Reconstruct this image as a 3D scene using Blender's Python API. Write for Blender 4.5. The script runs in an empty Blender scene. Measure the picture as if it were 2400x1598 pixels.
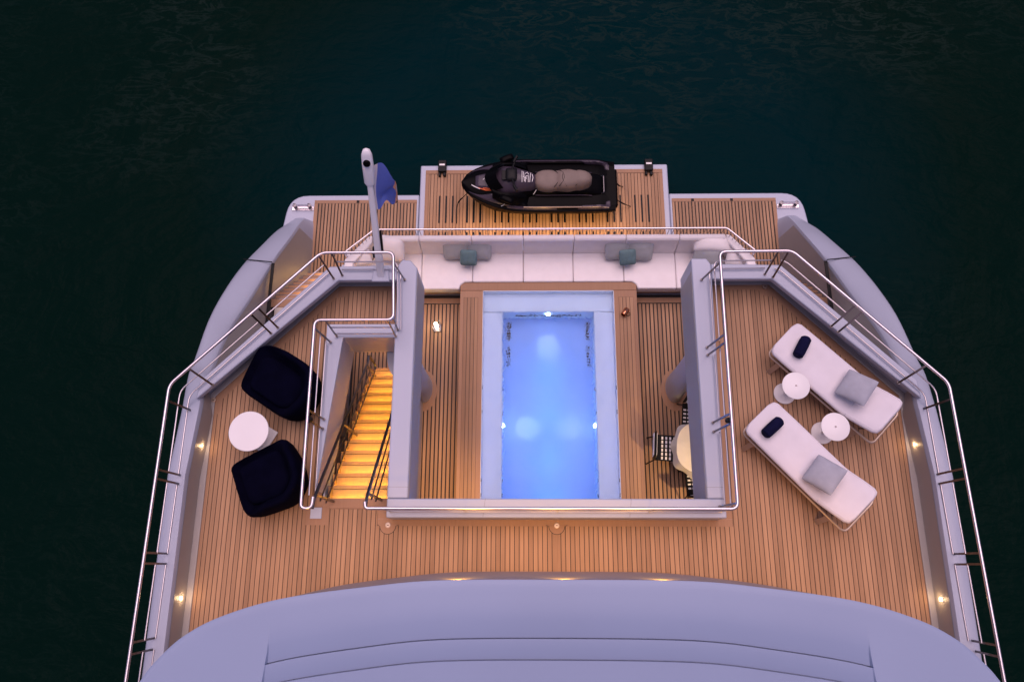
import bpy, bmesh, math, random
from mathutils import Vector, Matrix
random.seed(7)
sc = bpy.context.scene
COL = sc.collection
rad = math.radians
# ------------------------------------------------------------------ camera
F, CX, CY, H = 1806.2, 1200.0, 799.0, 10.8
XC = 0.4126
CM = Matrix(((0.99984347, 0.00230349, 0.0175423),
             (0.0027726, 0.95884, -0.28393337),
             (-0.0174743, 0.28393756, 0.95868353)))
camd = bpy.data.cameras.new('camera')
camd.sensor_fit = 'HORIZONTAL'; camd.sensor_width = 36; camd.lens = 36*F/2400
camd.clip_start = 0.1; camd.clip_end = 5000
cam = bpy.data.objects.new('camera', camd); COL.objects.link(cam)
cam.matrix_world = Matrix.Translation((-XC, 0, H)) @ CM.to_4x4()
sc.camera = cam
def at(u, v, z):                       # a pixel of the 2400-wide photograph -> the point at height z
    r = CM @ Vector(((u-CX)/F, (CY-v)/F, -1.0))
    t = (H-z)/-r.z
    return Vector((r.x*t-XC, r.y*t, z))
# ------------------------------------------------------------------ world, sun, exposure
SUN_EL, SUN_AZ = rad(74), rad(10)      # soft pink afterglow from astern (+y)
w = bpy.data.worlds.new('World'); sc.world = w; w.use_nodes = True
nt = w.node_tree; nt.nodes.clear()
wo = nt.nodes.new('ShaderNodeOutputWorld'); bg = nt.nodes.new('ShaderNodeBackground')
sky = nt.nodes.new('ShaderNodeTexSky'); sky.sky_type = 'NISHITA'; sky.sun_disc = False
sky.sun_elevation = SUN_EL; sky.sun_rotation = SUN_AZ
mx = nt.nodes.new('ShaderNodeMix'); mx.data_type = 'RGBA'; mx.blend_type = 'MIX'
mx.inputs['Factor'].default_value = 0.88
mx.inputs['B'].default_value = (.84, .76, 1.40, 1)
nt.links.new(sky.outputs[0], mx.inputs['A'])
nt.links.new(mx.outputs['Result'], bg.inputs[0]); bg.inputs[1].default_value = 0.1
nt.links.new(bg.outputs[0], wo.inputs[0])
sd = bpy.data.lights.new('sun', 'SUN'); sd.energy = 1.24; sd.angle = rad(60); sd.color = (1.0, 0.72, 0.74)
sun = bpy.data.objects.new('sun', sd); COL.objects.link(sun)
sdir = Vector((math.sin(SUN_AZ)*math.cos(SUN_EL), math.cos(SUN_AZ)*math.cos(SUN_EL), math.sin(SUN_EL)))
sun.rotation_euler = sdir.to_track_quat('Z', 'Y').to_euler()
vs = sc.view_settings
vs.view_transform = 'Standard'; vs.look = 'None'; vs.exposure = 1.12; vs.gamma = 1.0; vs.use_curve_mapping = False
sc.cycles.max_bounces = 8; sc.cycles.transparent_max_bounces = 12
sc.cycles.sample_clamp_indirect = 4.0

# ------------------------------------------------------------------ materials
def nmat(name):
    m = bpy.data.materials.new(name); m.use_nodes = True
    return m, m.node_tree.nodes, m.node_tree.links, m.node_tree.nodes['Principled BSDF']
def plain(name, col, rough=0.5, metal=0.0, var=0.06, scale=3.0, bump=0.0, bscale=60, coat=0.0, spec=0.5):
    m, N, L, b = nmat(name)
    tc = N.new('ShaderNodeTexCoord'); nz = N.new('ShaderNodeTexNoise')
    nz.inputs['Scale'].default_value = scale; nz.inputs['Detail'].default_value = 4
    L.new(tc.outputs['Object'], nz.inputs['Vector'])
    r = N.new('ShaderNodeValToRGB')
    r.color_ramp.elements[0].position = .3; r.color_ramp.elements[1].position = .7
    r.color_ramp.elements[0].color = tuple(c*(1-var) for c in col)+(1,)
    r.color_ramp.elements[1].color = tuple(min(1, c*(1+var)) for c in col)+(1,)
    L.new(nz.outputs['Fac'], r.inputs['Fac']); L.new(r.outputs['Color'], b.inputs['Base Color'])
    b.inputs['Roughness'].default_value = rough; b.inputs['Metallic'].default_value = metal
    b.inputs['Coat Weight'].default_value = coat; b.inputs['Specular IOR Level'].default_value = spec
    if bump:
        n2 = N.new('ShaderNodeTexNoise'); n2.inputs['Scale'].default_value = bscale; n2.inputs['Detail'].default_value = 3
        L.new(tc.outputs['Object'], n2.inputs['Vector'])
        bp = N.new('ShaderNodeBump'); bp.inputs['Strength'].default_value = bump; bp.inputs['Distance'].default_value = .01
        L.new(n2.outputs['Fac'], bp.inputs['Height']); L.new(bp.outputs['Normal'], b.inputs['Normal'])
    return m
def wood(name, col, var=0.22):
    m, N, L, b = nmat(name)
    tc = N.new('ShaderNodeTexCoord'); oi = N.new('ShaderNodeObjectInfo'); ge = N.new('ShaderNodeNewGeometry')
    ad = N.new('ShaderNodeMath'); ad.operation = 'ADD'
    L.new(oi.outputs['Random'], ad.inputs[0]); L.new(ge.outputs['Random Per Island'], ad.inputs[1])
    fr = N.new('ShaderNodeMath'); fr.operation = 'FRACT'; L.new(ad.outputs[0], fr.inputs[0])
    mp = N.new('ShaderNodeMapping'); mp.inputs['Scale'].default_value = (38, 1.6, 20)
    L.new(tc.outputs['Object'], mp.inputs['Vector'])
    vo = N.new('ShaderNodeVectorMath'); vo.operation = 'ADD'
    sc_ = N.new('ShaderNodeMath'); sc_.operation = 'MULTIPLY'; sc_.inputs[1].default_value = 37.0
    L.new(fr.outputs[0], sc_.inputs[0]); L.new(mp.outputs[0], vo.inputs[0]); L.new(sc_.outputs[0], vo.inputs[1])
    g = N.new('ShaderNodeTexNoise'); g.inputs['Scale'].default_value = 1.0; g.inputs['Detail'].default_value = 6
    g.inputs['Distortion'].default_value = .4
    L.new(vo.outputs[0], g.inputs['Vector'])
    bl = N.new('ShaderNodeTexNoise'); bl.inputs['Scale'].default_value = .9; bl.inputs['Detail'].default_value = 5
    L.new(tc.outputs['Object'], bl.inputs['Vector'])
    s1 = N.new('ShaderNodeMath'); s1.operation = 'MULTIPLY_ADD'; s1.inputs[1].default_value = .55
    L.new(g.outputs['Fac'], s1.inputs[0])
    s2 = N.new('ShaderNodeMath'); s2.operation = 'MULTIPLY_ADD'; s2.inputs[1].default_value = .35
    L.new(fr.outputs[0], s2.inputs[0])
    s3 = N.new('ShaderNodeMath'); s3.operation = 'MULTIPLY'; s3.inputs[1].default_value = .45
    L.new(bl.outputs['Fac'], s3.inputs[0]); L.new(s3.outputs[0], s2.inputs[2]); L.new(s2.outputs[0], s1.inputs[2])
    r = N.new('ShaderNodeValToRGB'); e = r.color_ramp.elements
    e[0].position = .3; e[1].position = .95
    e[0].color = (col[0]*(1-var), col[1]*(1-var*1.15), col[2]*(1-var*1.3), 1)
    e[1].color = (col[0]*(1+var), col[1]*(1+var), col[2]*(1+var*.9), 1)
    L.new(s1.outputs[0], r.inputs['Fac']); L.new(r.outputs['Color'], b.inputs['Base Color'])
    b.inputs['Roughness'].default_value = .62; b.inputs['Specular IOR Level'].default_value = .35
    bp = N.new('ShaderNodeBump'); bp.inputs['Strength'].default_value = .12; bp.inputs['Distance'].default_value = .003
    L.new(g.outputs['Fac'], bp.inputs['Height']); L.new(bp.outputs['Normal'], b.inputs['Normal'])
    return m
def emit(name, col, s):
    m, N, L, b = nmat(name)
    b.inputs['Base Color'].default_value = (*col, 1); b.inputs['Emission Color'].default_value = (*col, 1)
    b.inputs['Emission Strength'].default_value = s
    return m
M = {}
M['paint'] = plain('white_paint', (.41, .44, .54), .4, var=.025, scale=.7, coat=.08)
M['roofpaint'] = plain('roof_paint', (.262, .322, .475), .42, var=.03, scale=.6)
M['teak'] = wood('teak', (.352, .205, .118), .30)
M['teak_trim'] = wood('teak_trim', (.345, .196, .116), .14)
M['caulk'] = plain('black_caulk', (.022, .016, .014), .7)
M['steel'] = plain('polished_steel', (.68, .62, .65), .32, 1.0, var=.03, scale=8)
M['steel_fine'] = plain('polished_wire_steel', (.55, .51, .54), .34, 1.0, var=.03, scale=8)
M['steel_dark'] = plain('brushed_steel', (.16, .145, .155), .3, 1.0, var=.1, scale=9)
M['fabric'] = plain('white_fabric', (.84, .79, .79), .85, var=.03, scale=6, bump=.15, bscale=220)
M['lounger'] = plain('pale_sling_fabric', (.72, .68, .72), .85, var=.03, scale=6, bump=.15, bscale=220)
M['mastpaint'] = plain('white_mast_paint', (.80, .79, .82), .4, var=.02)
M['tabletop'] = plain('table_lacquer', (.80, .77, .77), .4, var=.02)
M['greycush'] = plain('grey_fabric', (.40, .41, .42), .9, var=.08, scale=9, bump=.2, bscale=240)
M['palegrey'] = plain('pale_grey_fabric', (.37, .38, .44), .9, var=.06, scale=9, bump=.2, bscale=240)
M['teal'] = plain('teal_fabric', (.12, .20, .215), .9, var=.12, scale=14, bump=.2, bscale=240)
M['navy'] = plain('navy_fabric', (.0016, .0016, .0085), .95, var=.25, scale=5, bump=.3, bscale=180, spec=.03)
M['bolster'] = plain('navy_bolster_fabric', (.006, .0065, .032), .9, var=.2, scale=8, bump=.2, bscale=180, spec=.08)
M['black'] = plain('black_plastic', (.004, .004, .005), .5, spec=.2)
M['gloss'] = plain('black_gloss', (.0018, .0016, .0022), .35, spec=.05)
M['plum'] = plain('dark_plum_gelcoat', (.052, .038, .056), .34, var=.1, spec=.35)
M['taupe'] = plain('taupe_vinyl', (.195, .145, .12), .6, var=.1, scale=5, bump=.1, bscale=120)
M['champagne'] = plain('champagne_metal', (.46, .36, .29), .4, .6)
M['tile'] = plain('pool_tile', (.80, .82, .88), .4, var=.03, scale=2)
M['tilefloor'] = plain('pool_floor_tile', (.30, .44, .80), .5, var=.04, scale=2)
M['wallcream'] = plain('cream_panel', (.52, .47, .42), .45, var=.03)
M['orange'] = plain('orange_decal', (.8, .17, .05), .4)
M['white'] = plain('white_decal', (.85, .82, .80), .4)
M['copper'] = plain('copper_metal', (.62, .25, .13), .12, 1.0)
M['cream'] = plain('cream_cloth', (.80, .75, .66), .9, var=.06, scale=5, bump=.2, bscale=160)
M['shade_lining'] = plain('shade_lining_paint', (.36, .335, .325), .45, var=.03)  # warm dark grey that puts shade into the colour of inward faces
M['ceil'] = plain('ceiling_white', (.6, .58, .56), .5)
M['lamp_warm'] = emit('warm_lamp', (1, .72, .42), 9)
M['led'] = emit('amber_led', (1, .60, .05), 46)
def one_sided(m):
    N, L = m.node_tree.nodes, m.node_tree.links; b = N['Principled BSDF']
    g = N.new('ShaderNodeNewGeometry'); f = N.new('ShaderNodeMath'); f.operation = 'MULTIPLY_ADD'
    f.inputs[1].default_value = -b.inputs['Emission Strength'].default_value; f.inputs[2].default_value = b.inputs['Emission Strength'].default_value
    L.new(g.outputs['Backfacing'], f.inputs[0]); L.new(f.outputs[0], b.inputs['Emission Strength'])
one_sided(M['led'])
M['pool_lamp'] = emit('pool_lamp_glass', (.55, .72, 1), 18)
M['candle'] = emit('lantern_glow', (1, .80, .55), 5)
def glassmat(name, tint, tr, bumpscale=None):
    m, N, L, b = nmat(name); N.remove(b); out = N['Material Output']
    if bumpscale:
        t = N.new('ShaderNodeBsdfRefraction'); t.inputs['IOR'].default_value = 1.33; t.inputs['Roughness'].default_value = 0
        t.inputs[0].default_value = (*tint, 1)
    else:
        t = N.new('ShaderNodeBsdfTransparent'); t.inputs[0].default_value = (*tint, 1)
    g = N.new('ShaderNodeBsdfGlossy'); g.inputs['Roughness'].default_value = .04
    fr = N.new('ShaderNodeFresnel'); fr.inputs[0].default_value = tr
    mxs = N.new('ShaderNodeMixShader')
    if bumpscale:
        tc = N.new('ShaderNodeTexCoord'); hs = None
        for s, wgt in bumpscale:
            mp = N.new('ShaderNodeMapping'); mp.inputs['Scale'].default_value = (s, s*.7, s); mp.inputs['Rotation'].default_value = (0, 0, .5)
            L.new(tc.outputs['Object'], mp.inputs[0])
            nz = N.new('ShaderNodeTexNoise'); nz.inputs['Scale'].default_value = 1; nz.inputs['Detail'].default_value = 4; nz.inputs['Distortion'].default_value = 1.2
            L.new(mp.outputs[0], nz.inputs['Vector'])
            mu = N.new('ShaderNodeMath'); mu.operation = 'MULTIPLY_ADD'; mu.inputs[1].default_value = wgt
            L.new(nz.outputs['Fac'], mu.inputs[0])
            if hs: L.new(hs, mu.inputs[2])
            else: mu.inputs[2].default_value = 0
            hs = mu.outputs[0]
        bp = N.new('ShaderNodeBump'); bp.inputs['Strength'].default_value = 1.0; bp.inputs['Distance'].default_value = .055
        L.new(hs, bp.inputs['Height']); L.new(bp.outputs[0], g.inputs['Normal']); L.new(bp.outputs[0], fr.inputs['Normal']); L.new(bp.outputs[0], t.inputs['Normal'])
    L.new(fr.outputs[0], mxs.inputs[0]); L.new(t.outputs[0], mxs.inputs[1]); L.new(g.outputs[0], mxs.inputs[2])
    L.new(mxs.outputs[0], out.inputs['Surface'])
    return m
M['glass'] = glassmat('door_glass', (.5, .5, .52), 2.3)
M['spandrel'] = plain('grey_spandrel_glass', (.34, .31, .335), .5, var=.03)
M['poolwater'] = glassmat('pool_water', (.80, .90, 1.0), 1.33, [(2.3, .6), (6.5, .4)])
def seamat():
    m, N, L, b = nmat('sea_water')
    tc = N.new('ShaderNodeTexCoord')
    big = N.new('ShaderNodeTexNoise'); big.inputs['Scale'].default_value = .045; big.inputs['Detail'].default_value = 3
    mp0 = N.new('ShaderNodeMapping'); mp0.inputs['Location'].default_value = (3.0, -8.0, 0)
    L.new(tc.outputs['Object'], mp0.inputs[0]); L.new(mp0.outputs[0], big.inputs['Vector'])
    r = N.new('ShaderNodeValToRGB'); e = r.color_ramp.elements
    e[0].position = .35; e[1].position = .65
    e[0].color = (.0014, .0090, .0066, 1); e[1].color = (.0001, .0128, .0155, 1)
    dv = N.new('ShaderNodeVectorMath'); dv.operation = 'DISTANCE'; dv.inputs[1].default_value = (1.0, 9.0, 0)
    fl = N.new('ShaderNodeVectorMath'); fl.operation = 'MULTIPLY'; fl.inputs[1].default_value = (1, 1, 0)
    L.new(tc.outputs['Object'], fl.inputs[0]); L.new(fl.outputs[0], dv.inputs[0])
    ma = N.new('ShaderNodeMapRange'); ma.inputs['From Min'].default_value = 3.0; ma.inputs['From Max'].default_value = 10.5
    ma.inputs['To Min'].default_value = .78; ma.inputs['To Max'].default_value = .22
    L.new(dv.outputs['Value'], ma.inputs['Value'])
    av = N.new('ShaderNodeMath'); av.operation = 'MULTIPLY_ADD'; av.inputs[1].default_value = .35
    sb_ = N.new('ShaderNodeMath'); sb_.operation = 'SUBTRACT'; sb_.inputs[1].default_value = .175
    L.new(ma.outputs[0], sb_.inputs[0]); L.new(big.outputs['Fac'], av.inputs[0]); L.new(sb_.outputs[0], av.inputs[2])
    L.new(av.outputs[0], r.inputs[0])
    # ripple reflections painted into the colour as thin patchy streaks
    mpa = N.new('ShaderNodeMapping'); mpa.inputs['Rotation'].default_value = (0, 0, .35); mpa.inputs['Scale'].default_value = (.45, 1.2, 1)
    L.new(tc.outputs['Object'], mpa.inputs[0])
    st = N.new('ShaderNodeTexNoise'); st.inputs['Scale'].default_value = 2.6; st.inputs['Detail'].default_value = 9; st.inputs['Distortion'].default_value = .7
    st.inputs['Roughness'].default_value = .62
    L.new(mpa.outputs[0], st.inputs['Vector'])
    rs_ = N.new('ShaderNodeValToRGB'); q = rs_.color_ramp.elements
    q[0].position = .49; q[0].color = (0, 0, 0, 1); q[1].position = .53; q[1].color = (1, 1, 1, 1)
    q2 = q.new(.57); q2.color = (0, 0, 0, 1)
    L.new(st.outputs['Fac'], rs_.inputs[0])
    pm = N.new('ShaderNodeTexNoise'); pm.inputs['Scale'].default_value = .16; pm.inputs['Detail'].default_value = 3
    mpb = N.new('ShaderNodeMapping'); mpb.inputs['Location'].default_value = (7.3, 2.1, 0)
    L.new(tc.outputs['Object'], mpb.inputs[0]); L.new(mpb.outputs[0], pm.inputs['Vector'])
    rp = N.new('ShaderNodeValToRGB'); rp.color_ramp.elements[0].position = .42; rp.color_ramp.elements[1].position = .72
    L.new(pm.outputs['Fac'], rp.inputs[0])
    mm_ = N.new('ShaderNodeMath'); mm_.operation = 'MULTIPLY'; L.new(rs_.outputs[0], mm_.inputs[0])
    far = N.new('ShaderNodeMapRange'); far.inputs['From Min'].default_value = 3; far.inputs['From Max'].default_value = 15  # painted reflections grow stronger far astern
    far.inputs['To Min'].default_value = .12; far.inputs['To Max'].default_value = 1.1
    sy = N.new('ShaderNodeSeparateXYZ'); L.new(tc.outputs['Object'], sy.inputs[0]); L.new(sy.outputs['Y'], far.inputs['Value'])
    m3 = N.new('ShaderNodeMath'); m3.operation = 'MULTIPLY'; L.new(rp.outputs[0], m3.inputs[0]); L.new(far.outputs[0], m3.inputs[1])
    L.new(m3.outputs[0], mm_.inputs[1])
    mc = N.new('ShaderNodeMix'); mc.data_type = 'RGBA'; mc.inputs['B'].default_value = (.013, .0245, .021, 1)
    L.new(mm_.outputs[0], mc.inputs['Factor']); L.new(r.outputs[0], mc.inputs['A']); L.new(mc.outputs['Result'], b.inputs['Base Color'])
    b.inputs['Roughness'].default_value = .22; b.inputs['Specular IOR Level'].default_value = .008
    hs = None
    for s, sx, wgt, rot in ((.35, 1.0, .9, .4), (1.1, .55, .45, -.3), (3.6, .5, .16, .2), (11, .6, .05, -.1)):
        mp = N.new('ShaderNodeMapping'); mp.inputs['Scale'].default_value = (s*sx, s, s); mp.inputs['Rotation'].default_value = (0, 0, rot)
        L.new(tc.outputs['Object'], mp.inputs[0])
        nz = N.new('ShaderNodeTexNoise'); nz.inputs['Scale'].default_value = 1; nz.inputs['Detail'].default_value = 5; nz.inputs['Distortion'].default_value = .8
        L.new(mp.outputs[0], nz.inputs['Vector'])
        mu = N.new('ShaderNodeMath'); mu.operation = 'MULTIPLY_ADD'; mu.inputs[1].default_value = wgt; mu.inputs[2].default_value = 0
        L.new(nz.outputs['Fac'], mu.inputs[0])
        if hs: L.new(hs, mu.inputs[2])
        hs = mu.outputs[0]
    bp = N.new('ShaderNodeBump'); bp.inputs['Strength'].default_value = 1.0; bp.inputs['Distance'].default_value = .16
    L.new(hs, bp.inputs['Height']); L.new(bp.outputs[0], b.inputs['Normal'])
    return m
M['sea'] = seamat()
def flagmat():
    m, N, L, b = nmat('flag_cloth')
    at_ = N.new('ShaderNodeAttribute'); at_.attribute_name = 'flag_uv'
    sp = N.new('ShaderNodeSeparateXYZ'); L.new(at_.outputs['Vector'], sp.inputs[0])
    r = N.new('ShaderNodeValToRGB'); r.color_ramp.interpolation = 'CONSTANT'
    r.color_ramp.elements[0].position = 0; r.color_ramp.elements[0].color = (.62, .56, .60, 1)
    r.color_ramp.elements[1].position = .13; r.color_ramp.elements[1].color = (.10, .145, .50, 1)
    for p, c in ((.76, (.78, .34, .17, 1)), (.92, (.75, .6, .55, 1))):
        q = r.color_ramp.elements.new(p); q.color = c
    L.new(sp.outputs[0], r.inputs[0]); L.new(r.outputs[0], b.inputs['Base Color']); b.inputs['Roughness'].default_value = .8
    return m
M['flag'] = flagmat()

# ------------------------------------------------------------------ mesh helpers
class MB:
    def __init__(s): s.v = []; s.f = []
    def add(s, vs, fs):
        o = len(s.v); s.v += [Vector(p) for p in vs]; s.f += [tuple(i+o for i in f) for f in fs]; return s
    def box(s, x0, x1, y0, y1, z0, z1):
        return s.add([(x0,y0,z0),(x1,y0,z0),(x1,y1,z0),(x0,y1,z0),(x0,y0,z1),(x1,y0,z1),(x1,y1,z1),(x0,y1,z1)],
                     [(0,3,2,1),(4,5,6,7),(0,1,5,4),(1,2,6,5),(2,3,7,6),(3,0,4,7)])
    def prism(s, poly, z0, z1):
        a = sum(poly[i][0]*poly[(i+1)%len(poly)][1]-poly[(i+1)%len(poly)][0]*poly[i][1] for i in range(len(poly)))
        if a < 0: poly = poly[::-1]
        n = len(poly)
        return s.add([(p[0],p[1],z0) for p in poly]+[(p[0],p[1],z1) for p in poly],
                     [tuple(range(n-1,-1,-1)), tuple(range(n,2*n))]+[(i,(i+1)%n,n+(i+1)%n,n+i) for i in range(n)])
    def rings(s, rs, closed=True, caps=True):
        n = len(rs[0]); vs = [p for r in rs for p in r]; fs = []
        for i in range(len(rs)-1):
            for j in range(n if closed else n-1):
                k = (j+1) % n
                fs.append((i*n+j, i*n+k, (i+1)*n+k, (i+1)*n+j))
        if caps and closed:
            fs.append(tuple(range(n-1,-1,-1))); fs.append(tuple((len(rs)-1)*n+j for j in range(n)))
        return s.add(vs, fs)
    def cyl(s, c, r, z0, z1, n=20, r2=None):
        r2 = r if r2 is None else r2
        return s.rings([[(c[0]+q*math.cos(2*math.pi*i/n), c[1]+q*math.sin(2*math.pi*i/n), z) for i in range(n)] for q, z in ((r, z0), (r2, z1))])
    def lathe(s, c, prof, n=24):
        return s.rings([[(c[0]+q*math.cos(2*math.pi*i/n), c[1]+q*math.sin(2*math.pi*i/n), z) for i in range(n)] for q, z in prof])
    def tube(s, path, r, n=8):
        P = [Vector(p) for p in path]; rs = []; t0 = (P[1]-P[0]).normalized()
        a = t0.orthogonal().normalized()
        for i, p in enumerate(P):
            t = ((P[min(i+1,len(P)-1)]-P[max(i-1,0)])).normalized()
            a = (a-t*a.dot(t)).normalized(); b = t.cross(a)
            rr = r[i] if isinstance(r, (list, tuple)) else r
            rs.append([p+a*rr*math.cos(2*math.pi*k/n)+b*rr*math.sin(2*math.pi*k/n) for k in range(n)])
        return s.rings(rs)
    def bar(s, a, b, wx, wy):             # flat bar between two points, wx along x-ish side
        a, b = Vector(a), Vector(b); t = (b-a).normalized()
        u = Vector((0,0,1)).cross(t)
        if u.length < .05: u = Vector((1,0,0)).cross(t)
        u.normalize(); q = t.cross(u)
        rs = [[p+u*wx+q*wy, p-u*wx+q*wy, p-u*wx-q*wy, p+u*wx-q*wy] for p in (a, b)]
        return s.rings(rs)
    def grid(s, fn, nu, nv):
        vs = [fn(i/nu, j/nv) for j in range(nv+1) for i in range(nu+1)]
        return s.add(vs, [(j*(nu+1)+i, j*(nu+1)+i+1, (j+1)*(nu+1)+i+1, (j+1)*(nu+1)+i) for j in range(nv) for i in range(nu)])
    def pillow(s, a, b, h, mat=None, n=14, pinch=.03, p=3.0, rc=.10):
        vs = []; fs = []
        for sgn in (1, -1):
            o = len(vs)
            for j in range(n+1):
                for i in range(n+1):
                    u, v = 2*i/n-1, 2*j/n-1
                    u = math.sin(u*math.pi/2); v = math.sin(v*math.pi/2)
                    x = a*u*(1-pinch*(1-v*v)-rc*(u*v)**4); y = b*v*(1-pinch*(1-u*u)-rc*(u*v)**4)
                    z = sgn*h*max(0, (1-abs(u)**p)*(1-abs(v)**p))**.55
                    vs.append(Vector((x, y, z)))
            for j in range(n):
                for i in range(n):
                    q = (o+j*(n+1)+i, o+j*(n+1)+i+1, o+(j+1)*(n+1)+i+1, o+(j+1)*(n+1)+i)
                    fs.append(q if sgn > 0 else q[::-1])
        if mat is not None: vs = [mat @ p_ for p_ in vs]
        return s.add(vs, fs)
    def xf(s, mat, start=0):
        s.v[start:] = [mat @ p for p in s.v[start:]]; return s
ORG = {}
def mesh(name, mb, m, org=Vector((0,0,0)), smooth=True, ang=35, recalc=True):
    me = bpy.data.meshes.new(name)
    me.from_pydata([p-org for p in mb.v], [], mb.f)
    if recalc:
        bm = bmesh.new(); bm.from_mesh(me)
        bmesh.ops.remove_doubles(bm, verts=bm.verts, dist=1e-5)
        bmesh.ops.recalc_face_normals(bm, faces=bm.faces); bm.to_mesh(me); bm.free()
    if smooth:
        me.polygons.foreach_set('use_smooth', [True]*len(me.polygons)); me.set_sharp_from_angle(angle=rad(ang))
    me.materials.append(m)
    return me
def obj(name, mb, m, parent=None, bevel=0, sub=0, **k):
    org = ORG.get(parent.name, Vector((0,0,0))) if parent else Vector((0,0,0))
    o = bpy.data.objects.new(name, mesh(name, mb, m, org, **k)); COL.objects.link(o)
    if parent: o.parent = parent
    ORG[o.name] = org
    if bevel:
        b = o.modifiers.new('bevel', 'BEVEL'); b.width = bevel; b.segments = 3; b.limit_method = 'ANGLE'; b.angle_limit = rad(40); b.harden_normals = False
    if sub:
        b = o.modifiers.new('subd', 'SUBSURF'); b.levels = sub; b.render_levels = sub
    return o
def tag(o, label, cat, group=None, kind=None):
    if label: o['label'] = label
    if cat: o['category'] = cat
    if group: o['group'] = group
    if kind: o['kind'] = kind
    return o
def thing(name, label, cat, loc=(0,0,0), group=None):
    o = bpy.data.objects.new(name, None); COL.objects.link(o); o.location = loc
    o.empty_display_size = .1; ORG[o.name] = Vector(loc)
    return tag(o, label, cat, group)
def dup(o, loc, rz, label, group=None):
    r = o.copy(); COL.objects.link(r); r.location = loc; r.rotation_euler = (0, 0, rz); r['label'] = label
    if group: r['group'] = group
    for ch in list(o.children):
        c = ch.copy(); COL.objects.link(c); c.parent = r
        for g in list(ch.children):
            d = g.copy(); COL.objects.link(d); d.parent = c
    return r
def lamp(name, kind, loc, energy, col, parent=None, size=.05, aim=None, cone=None, blend=.5, sy=None):
    l = bpy.data.lights.new(name, kind); l.energy = energy; l.color = col
    if kind == 'AREA':
        l.size = size
        if sy: l.shape = 'RECTANGLE'; l.size_y = sy
    else: l.shadow_soft_size = size
    if kind == 'SPOT': l.spot_size = rad(cone or 60); l.spot_blend = blend
    o = bpy.data.objects.new(name, l); COL.objects.link(o)
    org = ORG.get(parent.name, Vector((0,0,0))) if parent else Vector((0,0,0))
    o.location = Vector(loc)-org
    if parent: o.parent = parent
    if aim: o.rotation_euler = (-(Vector(aim)-Vector(loc))).to_track_quat('Z', 'Y').to_euler()
    return o
def fillet(path, r, n=6):
    P = [Vector(p) for p in path]; out = [P[0]]
    for i in range(1, len(P)-1):
        a, b = (P[i-1]-P[i]), (P[i+1]-P[i]); d = min(r, a.length*.45, b.length*.45)
        p0, p1 = P[i]+a.normalized()*d, P[i]+b.normalized()*d
        for k in range(n+1):
            t = k/n; out.append(p0*(1-t)**2+P[i]*2*t*(1-t)+p1*t*t)
    out.append(P[-1]); return out
def crom(P, n):
    P = [Vector(p) for p in P]; out = []; m = len(P)-1
    for k in range(n+1):
        t = k/n*m; i = min(int(t), m-1); f = t-i
        a, b, c, d = P[max(i-1,0)], P[i], P[i+1], P[min(i+2,m)]
        out.append(.5*((2*b)+(c-a)*f+(2*a-5*b+4*c-d)*f*f+(3*b-a-3*c+d)*f**3))
    return out
def clip(poly, x0, x1):
    for s, X in ((1, x0), (-1, x1)):
        out = []
        for i in range(len(poly)):
            a, b = poly[i], poly[(i+1) % len(poly)]
            ia, ib = s*(a[0]-X) >= 0, s*(b[0]-X) >= 0
            if ia: out.append(a)
            if ia != ib:
                t = (X-a[0])/(b[0]-a[0]); out.append((X, a[1]+t*(b[1]-a[1])))
        poly = out
        if not poly: break
    return poly
def area(poly):
    return abs(sum(poly[i][0]*poly[(i+1)%len(poly)][1]-poly[(i+1)%len(poly)][0]*poly[i][1] for i in range(len(poly))))/2
def mir(poly): return [(-p[0], p[1]) for p in poly][::-1]
def strips(zones, p, gap, king, x_lo, x_hi):
    res = []; k = king/2; cols = [(-k, k)]
    x = k
    while x < max(abs(x_lo), x_hi): cols += [(x, x+p), (-x-p, -x)]; x += p
    for zn in zones:
        for a, b in cols:
            q = clip(zn, a+gap/2, b-gap/2)
            if len(q) > 2 and area(q) > .0015: res.append(q)
    return res

# ================================================================== SETTING
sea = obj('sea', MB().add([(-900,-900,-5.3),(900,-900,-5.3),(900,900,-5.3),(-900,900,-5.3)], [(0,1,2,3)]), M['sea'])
tag(sea, 'dark green rippled sea around the stern of the yacht', 'sea', kind='structure')

yacht = thing('yacht', 'white motor yacht stern seen from above with teak decks on dark sea', 'yacht')
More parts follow.
